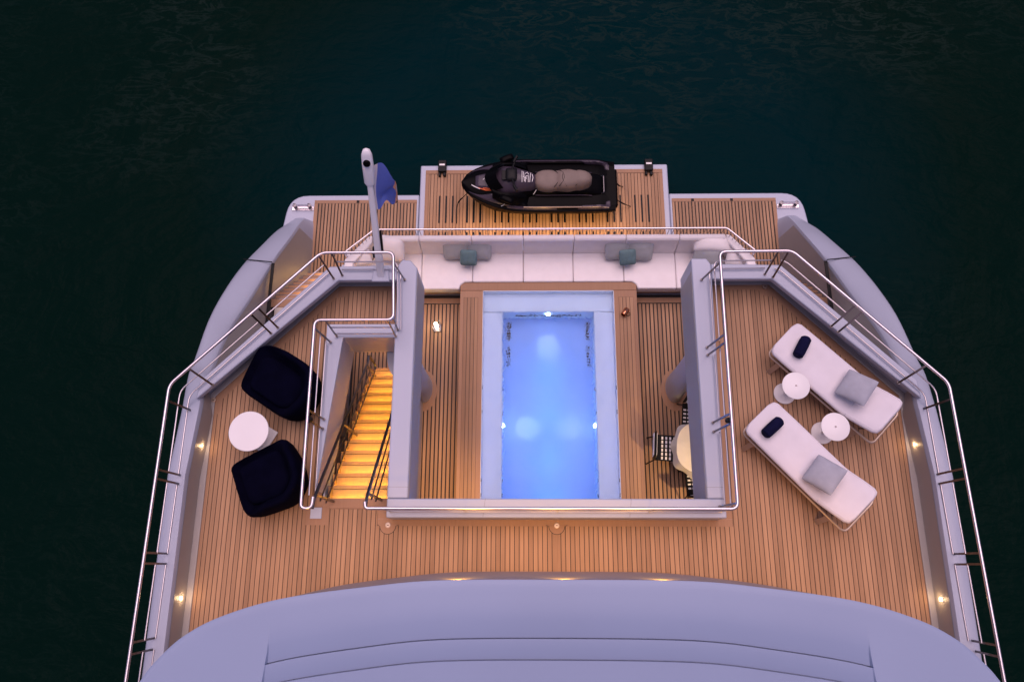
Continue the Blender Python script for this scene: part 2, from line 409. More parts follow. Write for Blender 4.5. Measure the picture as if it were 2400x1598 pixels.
# ---- hull sides with descending stern wings
wo_px = [(425,960,.44),(440,880,-.15),(455,841,-.52),(490,745,-1.2),(530,673,-1.9),(571,617,-2.6),(612,575,-3.35),(640,548,-3.9),(661,533,-4.2),(690,513,-4.42)]
wi_px = [(469,960,.44),(482,889,.10),(497,863,-.3),(535,777,-1.1),(590,693,-1.85),(637,617,-2.55),(679,560,-3.25),(700,530,-3.85),(710,518,-4.15),(716,512,-4.42)]
wo = [at(*p) for p in wo_px]; wi = [at(*p) for p in wi_px]
y2 = wo[0].y
WO = [Vector((-5.235, y, .44)) for y in (-9, -4, 0, 1.2)] + crom(wo, 44)
WI = [Vector((-4.97, y, .44)) for y in (-9, -4, 0, 1.2)] + crom(wi, 44)
for sx in (1, -1):
    rs = []
    for a, b in zip(WO, WI):
        zt = a.z; yb = b.y
        mid = (a+b)/2; wdt = (b.x-a.x)
        up = .035+.10*max(0, min(1, (wdt-.3)/.5))
        zl = min(-.36, min(zt, b.z)-.15) if b.y < 2.2 else -4.62
        xo = min(a.x-.02, -5.235-.45*max(0, min(1, (.44-zt)/2.0)))
        ring = [(xo if zt > -4 else a.x, a.y, -5.6), (xo if zt > -4 else a.x-.005, a.y, zt-.3), (a.x-.012, a.y, zt-.09), (a.x, a.y, zt-.02),
                (a.x+wdt*.12, a.y+(b.y-a.y)*.12, zt*.88+b.z*.12+up*.55), (a.x+wdt*.3, a.y+(b.y-a.y)*.3, zt*.7+b.z*.3+up*.9),
                (mid.x, mid.y, mid.z+up), (a.x+wdt*.75, a.y+(b.y-a.y)*.75, zt*.25+b.z*.75+up*.75), (b.x-.012, b.y, b.z+.018), (b.x, b.y, b.z-.01), (b.x+.004 if b.y < 5.3 else b.x+.004+(-5.03-b.x)*min(1,(b.y-5.3)/.6), b.y, min(b.z-.1, zl))]
        rs.append([(sx*x, y, z) for x, y, z in ring])
    hb = MB().rings(rs, closed=False, caps=False)
    e = rs[-1]; n = len(hb.v); hb.add(e, [tuple(range(len(e)))])
    hull = obj('hull_side', hb, M['paint'], yacht, ang=50)
    wp = MB(); pr_ = []
    for q in rs:
        if q[-1][1] < 6.9:
            (xa, ya, za), (xb, yb, zb) = q[-2], q[-1]
            pr_.append([(xa+sx*.008*(-1 if xa*sx > 0 else 1), ya, za-.05), (xb+sx*.008*(-1 if xb*sx > 0 else 1), yb, zb)])
    wp.rings(pr_, closed=False, caps=False)
    obj('wing_shade_lining', wp, M['shade_lining'], yacht)  # added panel, warm grey with the inner face's shade painted in
    # dark gate joint through the wing
    g = MB(); p0, p1, p2 = at(640,617,-2.50), at(625,762,-2.46), at(575,612,-2.62)
    g.bar((sx*p0.x, p0.y, p0.z), (sx*p1.x, p1.y, p1.z), .028, .012)
    g.bar((sx*p0.x, p0.y, p0.z+.06), (sx*p2.x, p2.y, p2.z+.09), .007, .01)
    obj('gate_joint', g, M['black'], yacht)

# ---- upper deck slab, bulwarks, coamings
bul = [(4.97,-7),(5.2,-7),(5.2,2.3),(4.83,2.62),(3.25,4.2),(2.26,4.22)]
MAR = .004
slab = MB()
slab.box(-5.1, 5.1, -7, .64, -.3, -MAR)
slab.prism([(2.0,.64),(5.1,.64),(5.0,2.42),(3.24,4.16),(2.0,4.16)], -.3, -MAR)
slab.prism([(-3.2,.64),(-5.1,.64),(-5.0,2.42),(-3.24,4.16),(-3.2,4.16)], -.3, -MAR)
slab.box(-3.198, -2.2, 3.2, 4.16, -.3, -MAR)
slab.box(-3.198, -2.3, .64, .905, -.3, -MAR)
slab.box(-2.3, 2.0, .64, .9, -.3, -MAR)
deck = obj('upper_deck', slab, M['paint'], yacht)
tz = MB()
tz.box(-4.96, 4.96, -6.5, .66, -.03, 0)
tz.prism([(2.2,.662),(4.96,.662),(4.96,2.41),(3.22,4.125),(2.2,4.125)], -.03, 0)
tz.prism([(-3.22,.662),(-4.96,.662),(-4.96,2.41),(-3.22,4.125)], -.03, 0)
tz.box(-3.218, -2.24, 3.3, 4.125, -.03, 0)
tz.box(-3.218, -2.24, .662, .93, -.03, 0)
obj('margin_board', tz, M['teak_trim'], deck)
# waterway along the bulwark foot, in the shade-toned grey
ww = MB()
for s in (1, -1):
    a = [(4.98,-7),(4.98,2.40),(3.235,4.135),(2.2,4.135),(2.2,4.055),(3.20,4.055),(4.875,2.375),(4.875,-7)]
    ww.prism([(s*x, y) for x, y in a], 0.0, .022)
obj('waterway', ww, M['shade_lining'], deck, bevel=.008)
PITCH, GAP = .0635, .009
zR = [(2.40,-1.4),(4.84,-1.4),(4.84,2.10),(4.76,2.20),(4.77,2.34),(3.24,3.87),(3.12,3.88),(3.03,3.98),(2.47,3.98),(2.40,3.92)]
zA = [(-3.40,-1.4),(-3.40,3.72),(-3.13,3.86),(-4.79,2.3),(-4.855,2.2),(-4.855,-1.4)]
zA = [(-3.31,-1.4),(-3.31,3.80),(-4.77,2.34),(-4.76,2.20),(-4.84,2.10),(-4.84,-1.4)]
zB = [(-3.31,3.42),(-2.47,3.42),(-2.47,3.98),(-3.03,3.98),(-3.12,3.88),(-3.24,3.87),(-3.31,3.80)]
zC = [(-3.31,-1.4),(-2.45,-1.4),(-2.45,.79),(-3.0,.79),(-3.0,.46),(-3.31,.46)]
zC = [(-3.31,-1.4),(-2.45,-1.4),(-2.45,.79),(-3.31,.79)]
zD = [(-2.45,-1.4),(2.40,-1.4),(2.40,.565),(-2.45,.565)]
zones = [zR, zA, zB, zC, zD]
cz = MB()
for q in zones: cz.prism(q, 0.0, .004)
obj('caulk_bed', cz, M['caulk'], deck, smooth=False)
tiny = MB(); cnt = 0
for q in sorted(strips(zones, PITCH, GAP, .12, -5, 5), key=lambda p: -area(p)):
    pb = MB().prism(q, .003, .011+random.uniform(-.0008, .0008))
    if cnt < 298: obj('plank', pb, M['teak'], deck, smooth=False); cnt += 1
    else: tiny.add(pb.v, pb.f)
if tiny.v: obj('short_plank', tiny, M['teak'], deck, smooth=False)['kind'] = 'stuff'

for s in (1, -1):
    bw = MB()
    # diagonal and aft transverse bulwark, one continuous ribbon
    out = [at(494,871,.44), at(766,622,.44)]; inn = [at(484,924,.44), at(795,657,.44)]
    poly = [(-4.95,2.50), (-3.25,4.20), (-2.26,4.22), (-2.26,3.985), (-3.11,3.985), (-4.97,2.24)]
    bw.prism([(-s*x, y) for x, y in poly], .335, .44)
    lowp = [(-4.95,2.47), (-3.25,4.17), (-2.26,4.19), (-2.26,4.13), (-3.225,4.13), (-4.97,2.40)]
    bw.prism([(-s*x, y) for x, y in lowp], -.38, .336)
    obj('aft_bulwark', bw, M['paint'], yacht, bevel=.02)
cm = MB()
ZC = .42
cm.box(-2.26, 2.22, .65, .90, -.40, ZC)                  # forward coaming of the opening
obj('coaming', cm, M['paint'], yacht, bevel=.018)
c2 = MB(); c2.prism([(1.98,.902),(2.22,.902),(2.26,3.983),(2.26,4.22),(2.2,4.31),(1.98,4.31)], -.40, ZC+.003)
obj('coaming', c2, M['paint'], yacht, bevel=.018)
c3 = MB(); c3.prism([(-1.98,.902),(-2.26,.902),(-2.26,4.22),(-2.2,4.31),(-2.08,4.30),(-1.98,4.18)], -.40, ZC+.003)
obj('coaming', c3, M['paint'], yacht, bevel=.018)
c4 = MB(); c4.prism([(-2.262,3.13),(-2.262,3.33),(-3.23,3.33),(-3.23,1.0),(-3.21,1.0),(-2.99,3.13)], -.34, ZC)
obj('stair_coaming', c4, M['paint'], yacht, bevel=.012)
for s in (1, -1):
    obj('beam_shade_lining', MB().box(*sorted((s*1.974, s*1.9795)), .905, 4.12, -.398, .385), M['shade_lining'], yacht)  # added panel painting shade onto the beam's inner face
seam = MB()
for x0, y0, x1, y1 in ((-2.26,1.05,-1.98,1.05),(1.98,1.05,2.22,1.05),(-.98,.66,-.95,.90),(.95,.66,.98,.90)):
    seam.bar((x0,y0,ZC+.004),(x1,y1,ZC+.004),.0015,.002)
obj('panel_seam', seam, M['steel_dark'], yacht)

# ---- main deck
md = MB().box(-3.6, -1.4, -2.2, 5.9, -3.0, -2.754).box(1.4, 3.6, -2.2, 5.9, -3.0, -2.754).box(-1.4, 1.4, 4.9, 5.9, -3.0, -2.754)
md.box(-3.75, -3.6, -2.2, 4.0, -3.0, -.3); md.box(3.6, 3.75, -2.2, 4.0, -3.0, -.3)
md.box(-3.75, -3.6, 4.0, 5.3, -4.6, -2.2); md.box(3.6, 3.75, 4.0, 5.3, -4.6, -2.2)
md.box(-3.6, 3.6, 5.72, 5.9, -4.6, -2.75)
main = obj('main_deck', md, M['paint'], yacht)
bed = MB().box(-3.59, -1.5, -2.1, 4.9, -2.753, -2.742).box(1.5, 3.59, -2.1, 4.9, -2.753, -2.742)
obj('caulk_bed', bed, M['caulk'], main, smooth=False)
pk = MB()
for q in strips([[(-3.55,-2),(-1.60,-2),(-1.60,4.72),(-3.55,4.72)], [(1.60,-2),(3.55,-2),(3.55,4.72),(1.60,4.72)]], .071, .023, .071, -4, 4):
    pk.prism(q, -2.744, -2.733)
tag(obj('planking', pk, M['teak'], main, smooth=False), None, None, kind='stuff')
fb = MB().box(-3.59, -1.6, 4.74, 4.84, -2.744, -2.732).box(1.6, 3.59, 4.74, 4.84, -2.744, -2.732)
obj('margin_board', fb, M['teak_trim'], main)
cl = MB().box(-5.0, -2.27, -2.2, .6, -.42, -.32).box(-5.0,5.0,-2.2,.63,-.34,-.305)
for k, (x0,x1,y0,y1) in enumerate(((2.23,3.75,.9,4.05),(-3.75,-3.24,.9,4.05))): cl.box(x0,x1,y0,y1,-.34,-.305)
obj('deckhead', cl, M['ceil'], yacht)
bh = MB().box(-3.6, 3.6, -2.3, -2.2, -2.75, -.3)
obj('forward_bulkhead', bh, M['wallcream'], yacht)
pan = MB()
for k in range(14): pan.box(-3.602, -3.585, 3.5-.27*k-.25, 3.5-.27*k, -2.7, -.35)
obj('wall_panel', pan, M['wallcream'], yacht, bevel=.006)
# columns under the beams
for s, px in ((-1, (1000, 902)), (1, (1577, 902))):
    c = at(px[0], px[1], -2.73); x = 2.22*s if s > 0 else -2.22
    col = MB(); rs = []
    for z, k in ((-2.73, 1.0), (-2.2, .93), (-1.4, .92), (-.8, 1.02), (-.45, 1.35), (-.39, 1.6)):
        rs.append([(s*2.25+.16*k*math.cos(a), 3.12+.27*k*math.sin(a), z) for a in [2*math.pi*i/24 for i in range(24)]])
    col.rings(rs)
    o = obj('column', col, M['paint'], yacht)
    bp_ = MB().rings([[(s*2.25+.24*math.cos(a), 3.08+.38*math.sin(a), z) for a in [2*math.pi*i/28 for i in range(28)]] for z in (-2.733, -2.726)])
    obj('base_trim', bp_, M['teak_trim'], o)

# ---- side stairs down to the swim platform
for s in (1, -1):
    sb = MB(); tr = MB()
    for k in range(9):
        z = -4.58+(k+1)*.2033; y = 6.00-k*.145
        sb.box(*sorted((s*3.76, s*5.10)), 3.2, y, z-.2033, z-.012)
        tr.box(*sorted((s*3.77, s*4.88)), y-.26, y+.015, z-.012, z)
    st = tag(obj('side_stair', sb, M['wallcream']), 'pale stair going down inside the %s stern wing to the swim platform' % ('left' if s < 0 else 'right'), 'stair', 'stairs inside the stern wings')
    for k in range(9):
        z = -4.58+(k+1)*.2033; y = 6.00-k*.145
        obj('tread', MB().box(*sorted((s*3.77, s*5.17)), y-.155, y+.004, z-.011, z+.002), M['teak_trim'], st)
        obj('nosing', MB().box(*sorted((s*3.77, s*5.17)), y+.005, y+.02, z-.05, z), M['steel_dark'], st)
    if s > 0:
        for dx in (0, .10):
            obj('grab_rail', MB().tube(fillet([(4.05+dx,4.25,-2.75),(4.05+dx,4.25,-1.75),(4.05+dx,4.95,-1.75),(4.05+dx,4.95,-2.75)], .06), .018, 8), M['steel'], st)
    if s < 0:
        for k in range(4):
            lamp('stair_light', 'POINT', (-4.75, 5.95-k*.29, -4.28+k*.4), .75, (1, .56, .16), st, .12)
# ---- swim platform
def rr(pts, r, n=6): return [(p.x, p.y) for p in fillet([(x, y, 0) for x, y in pts], r, n)]
sw = MB()
sw.box(-2.74, 2.74, 5.72, 8.63, -4.9, -4.545)
for s in (1, -1):
    q = [(2.75,7.93)] + rr([(2.75,7.93),(5.62,7.93),(5.75,7.0),(5.75,6.4)], .62)[1:-1] + [(5.75,5.9),(2.75,5.9)]
    sw.prism([(s*x, y) for x, y in q], -4.95, -4.584)
plat = obj('swim_platform', sw, M['paint'], yacht, bevel=.03)
cb = MB().box(-2.62, 2.62, 5.75, 8.5, -4.546, -4.541)
pz = [[(2.80,5.95),(4.98,5.95),(4.98,7.72),(2.80,7.72)]]; pz.append(mir(pz[0]))
for q in pz: cb.prism(q, -4.585, -4.580)
obj('caulk_bed', cb, M['caulk'], plat, smooth=False)
pk = MB()
for q in strips(pz, .0725, .024, .0725, -5, 5): pk.prism(q, -4.582, -4.570)
for q in strips([[(-2.54,5.78),(2.54,5.78),(2.54,8.40),(-2.54,8.40)]], .0725, .012, .0725, -3, 3): pk.prism(q, -4.543, -4.532)
tag(obj('planking', pk, M['teak'], plat, smooth=False), None, None, kind='stuff')
fr = MB()
fr.box(-2.62,2.62,8.41,8.50,-4.543,-4.531).box(-2.62,-2.545,5.78,8.405,-4.543,-4.531).box(2.545,2.62,5.78,8.405,-4.543,-4.531)
for s in (1,-1):
    a, b = sorted((s*2.80, s*5.06)); fr.box(a, b, 7.725, 7.80, -4.583, -4.569)
    a, b = sorted((s*4.985, s*5.06)); fr.box(a, b, 5.95, 7.72, -4.583, -4.569)
obj('margin_board', fr, M['teak_trim'], plat)
sl = []
gx = [-2.3+k*.145 for k in range(3)]
for gi in range(8):
    for k in range(3):
        x = -2.29+gi*.611+k*.145
        sl.append((x, 6.35, 7.0)); 
        sl.append((x, 7.22, 7.87))
for x, a, b in sl:
    obj('drain_slot', MB().box(x-.019, x+.019, a, b, -4.533, -4.5295), M['black'], plat, smooth=False)
fx = MB()
for x in (-4.1,-3.25,3.25,4.1): fx.box(x-.03, x+.03, 7.73, 7.79, -4.575, -4.566)
for s in (1,-1): fx.cyl((s*5.42, 7.02), .03, -4.59, -4.579, 14)
obj('socket', fx, M['black'], plat)

# ---- roof and glazed wall at the fore end
EDGE = [(0,-.10),(1.3,-.11),(2.1,-.18),(2.97,-.30),(3.57,-.475),(3.92,-.655),(4.14,-.85),(4.33,-1.10),(4.62,-1.7),(4.8,-2.6),(4.85,-4)]
ec = crom([(x, y, 0) for x, y in EDGE], 60)
arc = [(-p.x, p.y) for p in ec[::-1]] + [(p.x, p.y) for p in ec[1:]]
def edge_y(x):
    x = abs(x)
    for a, b in zip(ec, ec[1:]):
        if a.x <= x <= b.x: return a.y+(b.y-a.y)*(x-a.x)/max(1e-6, b.x-a.x)
    return ec[-1].y
p1, p2 = at(1305,1495,2.42), at(1305,1546,2.40)
S1, S2 = -.10-p1.y, -.10-p2.y
xr0, xr1 = abs(at(627,1473,2.43).x), abs(at(602,1597,2.40).x)
def roof_z(x, s):
    z = 2.40+.010*(1-math.exp(-s/.02)) - .06*max(0, s-.05)
    xr = xr0+(xr1-xr0)*max(0, min(1, (s-.004*abs(x)**2-.45)/.6))
    # two shallow louvre steps let into the roof
    d = 0; s0 = S1-.30
    ss = s-.004*abs(x)**2
    if ss > s0:
        if ss < S1: d = .045*((ss-s0)/(S1-s0))**1.6
        elif ss < S1+.010: d = .085
        elif S2 <= ss < S2+.010: d = .08
        elif ss < S2: d = .008+.040*((ss-S1)/(S2-S1))**1.6
        else: d = .012+.045*min(1, (ss-S2)/.6)
    e = (xr-abs(x))
    if e <= 0: d = 0
    elif e < .012: d *= e/.012
    return z-d
xs = sorted(set([p[0] for p in arc]+[sx*(xr0+d) for sx in (1,-1) for d in (.02,.01,0,-.006,-.012,-.02,-.03,.03)]+[i*.15 for i in range(-32,33)]))
ss_ = [0,.015,.04,.08,.13,.2,.3,.4,.5]+[S1-.2+.02*i for i in range(10)]+[S1-.01,S1-.0005,S1,S1+.0095,S1+.0105,S1+.02,S1+.06,S1+.12,S1+.18,S2-.02,S2-.0005,S2,S2+.0095,S2+.0105,S2+.02,S2+.06,S2+.12,S2+.2,S2+.4,1.6,2.2,3,4.5]
ss_ = sorted(set(round(q, 5) for q in ss_))
rf = MB(); vsr = []
for s in ss_:
    for x0_ in xs:
        x = x0_
        if abs(abs(x)-xr0) < .045: x = math.copysign(abs(x)+(xr1-xr0)*max(0, min(1, (s-.45)/.6)), x)
        so = s+.004*min(abs(x), 9)**2*(1 if s > .3 else 0)
        vsr.append((x, edge_y(x)-so, roof_z(x, so)))
n = len(xs)
rf.add(vsr, [(j*n+i, (j+1)*n+i, (j+1)*n+i+1, j*n+i+1) for j in range(len(ss_)-1) for i in range(n-1)])
o0 = len(rf.v)
rf.add([(x, edge_y(x), 2.40) for x in xs]+[(x, edge_y(x)-.012, 2.33) for x in xs]+[(x, edge_y(x)-.035, 2.29) for x in xs]+[(x, -4.5, 2.29) for x in xs],
       [(k*n+i, k*n+i+1, (k+1)*n+i+1, (k+1)*n+i) for k in range(3) for i in range(n-1)])
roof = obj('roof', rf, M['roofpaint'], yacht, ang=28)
gl = MB()
wall = [(x, edge_y(x)-.03) for x, _ in arc if abs(x) < 4.86]
gl.rings([[(x, y+.105-.08*k, z) for x, y in wall] for k, z in ((0,.05),(1,2.31))], closed=False, caps=False)
obj('glazed_front', gl, M['spandrel'], yacht)
it = MB().box(-4.2, 4.2, -4.6, -4.5, 0, 2.29)
obj('saloon_wall', it, M['wallcream'], yacht)
for x in (-3.2,-1.15,0,1.05,3.2):
    lamp('soffit_light', 'SPOT', (x, edge_y(x)+.06, 2.27), 27, (1, .48, .06), yacht, .03, aim=(x*1.02, edge_y(x)+.36, 0), cone=92, blend=.9)
# warm deckhead lights on the main deck
for x, e_, ax, ay, cn_, lc in ((-1.95, 95, -1.95, 1.0, 72, (1, .56, .18)), (3.0, 105, 2.15, 1.30, 76, (1, .64, .30))):
    lamp('deckhead_light', 'SPOT', (x, .35, -.45), e_, lc, yacht, .05, aim=(ax, ay, -2.7), cone=cn_, blend=.7)
for x in (-1.6, 0, 1.6):
    lamp('transom_light', 'SPOT', (x*.8, 5.95, -3.6), 75, (1, .60, .20), yacht, .05, aim=(x*.8, 6.35, -4.5), cone=120, blend=1)

# ================================================================== pool
pool = thing('swimming_pool', 'narrow blue lit swimming pool set in a raised teak surround amidships', 'swimming pool', (0, 3, -2.75))
cp = MB()
def ringprism(mb, outer, z0, z1):
    mb.prism(outer, z0, z1)
aft = [(-1.18,4.83),(1.18,4.83),(1.59,4.83),(1.59,4.83)]
ca = [(-1.59,4.83)] + [(p.x,p.y) for p in fillet([(-1.59,4.83,0),(-1.59,4.985,0),(1.59,4.985,0),(1.59,4.83,0)], .13)][1:-1] + [(1.59,4.83)]
cp.prism(ca, -2.75, -2.297)
obj('coping', cp, M['teak_trim'], pool, bevel=.008)
for s in (1, -1):
    sdx = sorted((s*1.18, s*1.59))
    side = MB().box(sdx[0], sdx[1], -2.0, 4.828, -2.75, -2.30)
    so = obj('coping', side, M['teak_trim'], pool, bevel=.006)
    cq = [(s*1.265,-2),(s*1.525,-2),(s*1.525,4.70),(s*1.265,4.70)]
    obj('caulk_bed', MB().prism(cq, -2.30, -2.297), M['caulk'], so, smooth=False)
    for k in range(4):
        a = s*1.265+s*k*.065
        x0, x1 = sorted((a+s*.004, a+s*.061))
        obj('plank', MB().box(x0, x1, -1.98, 4.695, -2.298, -2.291), M['teak'], so, smooth=False)
def shell(x0, x1, y0, y1, zt, zb):
    m = MB()
    m.add([(x0,y0,zt),(x1,y0,zt),(x1,y1,zt),(x0,y1,zt),(x0,y0,zb),(x1,y0,zb),(x1,y1,zb),(x0,y1,zb)], [(4,5,6,7),(0,1,5,4),(1,2,6,5),(2,3,7,6),(3,0,4,7)])
    return m
BZ = -3.0
sh = MB()     # bench ledge
sh.box(-1.178, 1.178, 4.47, 4.826, -3.4, -2.50)
sh.box(-1.178, -.82, -2.0, 4.468, -3.4, -2.50); sh.box(.82, 1.178, -2.0, 4.468, -3.4, -2.50)
ledge = obj('ledge', sh, M['tile'], pool, bevel=.02)
bs = MB().box(-.82, .82, -2.0, 4.47, -3.5, BZ)
basin = obj('basin_floor', bs, M['tilefloor'], pool)
wl = MB().box(-1.182, -1.174, -2, 4.826, -2.52, -2.305).box(1.174, 1.182, -2, 4.826, -2.52, -2.305).box(-1.17,1.17,4.82,4.828,-2.52,-2.303)
obj('rim', wl, M['tile'], pool)
gr = MB()
for s in (1, -1):
    for y0, y1 in ((3.55,3.95),(4.05,4.4)):
        for k in range(7):
            yy = y0+(y1-y0)*k/7
            gr.box(*sorted((s*.70, s*.755)), yy, yy+.032, BZ+.001, BZ+.012)
for k in range(24): gr.box(-.6+.05*k, -.6+.05*k+.045, 4.452, 4.466, -2.76, -2.73)
obj('grille', gr, M['black'], pool)
jt = MB()
for s in (1, -1):
    for y in (3.05, 2.62, 1.45, 1.2):
        jt.box(*sorted((s*.812, s*.826)), y-.03, y+.03, -2.60, -2.53)
        jt.box(*sorted((s*1.168, s*1.176)), y-.03, y+.03, -2.42, -2.36)
obj('jet', jt, M['black'], pool)
wt = MB().grid(lambda u, v: (-1.172+2.344*u, -1.99+6.80*v, -2.318), 12, 30)
obj('pool_water', wt, M['poolwater'], pool)
BL = (.02, .40, 1.0)
for x, y, ax, ay in ((0, 4.44, 0, 3.95), (-.79, 2.42, -.45, 2.42), (.79, 2.42, .45, 2.42)):
    b_ = MB()
    if x == 0: b_.box(-.035, .035, 4.45, 4.468, -2.66, -2.60)
    else: b_.box(*sorted((x, x+math.copysign(.028, x))), y-.03, y+.03, -2.72, -2.66)
    obj('pool_lamp', b_, M['pool_lamp'], pool)
    lamp('pool_lamp_and_fill', 'SPOT', (ax*1.25, ay*.5+y*.5 if x == 0 else y, -2.62), 3.6, (.95, .90, 1), pool, .03, aim=(ax*.9, ay, BZ), cone=62, blend=.8)
for y in (.3, 1.1, 1.9, 2.7, 3.5):
    lamp('pool_lamp_and_fill', 'SPOT', (0, y, -2.36), 5.2, BL, pool, .10, aim=(0, y, BZ), cone=165, blend=.3)
for s in (1, -1):  # added lights just under the surface, brightening the side ledges
    lamp('pool_lamp_and_fill', 'AREA', (s*1.0, 1.4, -2.335), .62, (.50, .50, 1), pool, .30, aim=(s*1.0, 1.4, -2.6), sy=6.0)
lamp('pool_lamp_and_fill', 'AREA', (0, 4.64, -2.335), .20, (.62, .70, 1), pool, 2.2, aim=(0, 4.64, -2.6), sy=.30)  # another added light, for the ledge at the aft end
# copper bottle on the surround
c = at(1465, 732, -2.25)
bt = thing('copper_cup', 'small shiny copper cup lying on the right edge of the pool surround', 'cup', (c.x, c.y, -2.29))
bm_ = MB().lathe((0,0), [(.0,-.075),(.045,-.075),(.052,-.06),(.05,.03),(.046,.07),(.040,.07),(.042,.0),(.0,-.02)], 20)
R = Matrix.Translation(Vector((c.x, c.y, -2.235))) @ Matrix.Rotation(rad(-35), 4, 'Z') @ Matrix.Rotation(rad(78), 4, 'X')
bm_.xf(R); obj('cup_body', bm_, M['copper'], bt)
hn = MB().tube(fillet([(.05,0,.04),(.095,0,.03),(.095,0,-.03),(.05,0,-.04)], .03), .006, 6); hn.xf(R); obj('handle', hn, M['gloss'], bt)
# lantern on the main deck
c = at(1021, 758, -2.45)
ln = thing('floor_lantern', 'small glowing candle lantern standing on the main deck left of the pool', 'lantern', (c.x, c.y, -2.73))
obj('lantern_base', MB().box(c.x-.07, c.x+.07, c.y-.07, c.y+.07, -2.733, -2.71), M['steel_dark'], ln)
fm = MB()
for dx in (-.06,.06):
    for dy in (-.06,.06): fm.box(c.x+dx-.006, c.x+dx+.006, c.y+dy-.006, c.y+dy+.006, -2.71, -2.44)
obj('lantern_frame', fm, M['steel_dark'], ln)
obj('candle_glow', MB().cyl((c.x,c.y), .034, -2.71, -2.46, 14), M['candle'], ln)
lamp('candle_light', 'POINT', (c.x, c.y, -2.35), .10, (1,.65,.3), ln, .05)

# ================================================================== main staircase
stair = thing('staircase', 'amber lit teak staircase going down from the upper deck left of the pool', 'staircase', (-2.7, 2, -2.75))
N_ST = 14; RS = 2.75/N_ST; y_top, y_bot = .905, 3.42; TD = (y_bot-y_top)/(N_ST-1)
for k in range(1, N_ST):
    z = -k*RS; y0 = y_top+(k-1)*TD
    t = MB().box(-3.14, -2.28, y0-.012, y0+TD+.03, z-.035, z)
    tr_ = obj('tread', t, M['teak_trim'], stair, bevel=.004)
    obj('nosing', MB().box(-3.13, -2.285, y0+TD-.012, y0+TD+.034, z-.036, z+.004), M['teak_trim'], tr_)
    obj('nosing_line', MB().box(-3.13, -2.285, y0+TD-.022, y0+TD-.013, z-.001, z+.002), M['caulk'], tr_)
    obj('riser', MB().box(-3.12, -2.28, y0-.012, y0, z+.001, z+RS-.036), M['teak_trim'], tr_)
    obj('led_strip', MB().add([(-3.10,y0+.002,z+RS-.042),(-3.10,y0+.020,z+RS-.042),(-2.29,y0+.020,z+RS-.042),(-2.29,y0+.002,z+RS-.042)], [(0,1,2,3)]), M['led'], tr_, recalc=False)
bl = MB()
for k in range(0, N_ST-1):
    bl.box(-3.17, -3.14, y_top+k*TD-.02, y_top+(k+1)*TD, -(k+1)*RS-.16, -(k+1)*RS+.13)
obj('stringer', bl, M['teak_trim'], stair)
obj('side_panel', MB().box(-2.275, -2.255, .91, 2.84, -2.74, -.41), M['wallcream'], stair)  # unseen panel added to keep the stair glow off the main deck
obj('top_nosing', MB().box(-3.2, -2.27, .80, .935, -.03, .0135), M['teak_trim'], stair)

# ================================================================== railings
def railing(name, label, group, path, zt, posts, zbase, courses=(.33,.62), r=.021, gaps=True, end_drop=True, ends=(0,0)):
    rp = [Vector((p[0], p[1], zt if len(p) < 3 else p[2])) for p in path]
    root = thing(name, label, 'railing', (rp[0].x, rp[0].y, zbase), group)
    pth = fillet(rp, .09, 6)
    obj('top_rail', MB().tube(pth, r, 12), M['steel'], root)
    # arc length helper
    L = [0]
    for a, b in zip(pth, pth[1:]): L.append(L[-1]+(b-a).length)
    def s_of(p):
        best = (9e9, 0)
        for i, (a, b) in enumerate(zip(pth, pth[1:])):
            d = b-a; t = max(0, min(1, (Vector((p[0],p[1],a.z))-a).dot(d)/max(1e-9, d.length_squared)))
            q = a+d*t; e = (Vector((q.x-p[0], q.y-p[1], 0))).length
            if e < best[0]: best = (e, L[i]+d.length*t)
        return best[1]
    def pt(s):
        for i in range(len(L)-1):
            if L[i] <= s <= L[i+1]+1e-9: return pth[i].lerp(pth[i+1], (s-L[i])/max(1e-9, L[i+1]-L[i]))
        return pth[-1].copy()
    S = []
    for p in posts:
        s = s_of(p); q = pt(s); S.append(s)
        zb = p[2] if len(p) > 2 else zbase
        base = Vector((p[0], p[1], zb))
        obj('post', MB().bar(base, q-Vector((0,0,.01)), .013, .006), M['steel_dark'], root)
        obj('foot', MB().cyl((base.x, base.y), .022, zb, zb+.012, 10), M['steel_dark'], root)
    S = sorted(S); cuts = [ends[0]]+S+[L[-1]-ends[1]]
    for dz in courses:
        segs = MB(); i = 0
        runs = []
        prev = cuts[0]
        for s in cuts[1:]:
            if s-prev > .30: runs.append((prev, s))
            prev = s
        for a, b in runs:
            n_ = max(2, int((b-a)/.05)); pts = [pt(a+(b-a)*k/n_)-Vector((0,0,dz)) for k in range(n_+1)]
            segs.tube(pts, .0105, 8)
        if segs.v: obj('mid_rail', segs, M['steel_fine'], root)
    return root
def B(l, z): return [(at(u, v, z).x, at(u, v, z).y) for u, v in l]
ZR = 1.1
pL = B([(359.7,1520.4),(364.8,1494),(392,1320.6),(394.4,1296.8),(421,1134),(424.7,1113.8),(449,962),(498,901.8),(635.2,781.4),(651.3,768),(782,653),(802,645.5),(948.5,655.7)], .44)
railing('guard_rail', 'long steel guard rail round the left edge of the upper deck', 'guard rails along the deck edges',
        [(-5.13,-3.2),(-5.05,2.29),(-3.20,4.135),(-2.21,4.135),(-2.165,3.17),(-3.215,3.17),(-3.205,.72),(-3.07,.72),(-3.06,.86)], ZR,
        pL + [(-2.22,3.24)] + B([(928,789),(789.8,788.8),(775,802.3),(759.7,983),(757,1005)], .42), .44, ends=(0,.42))
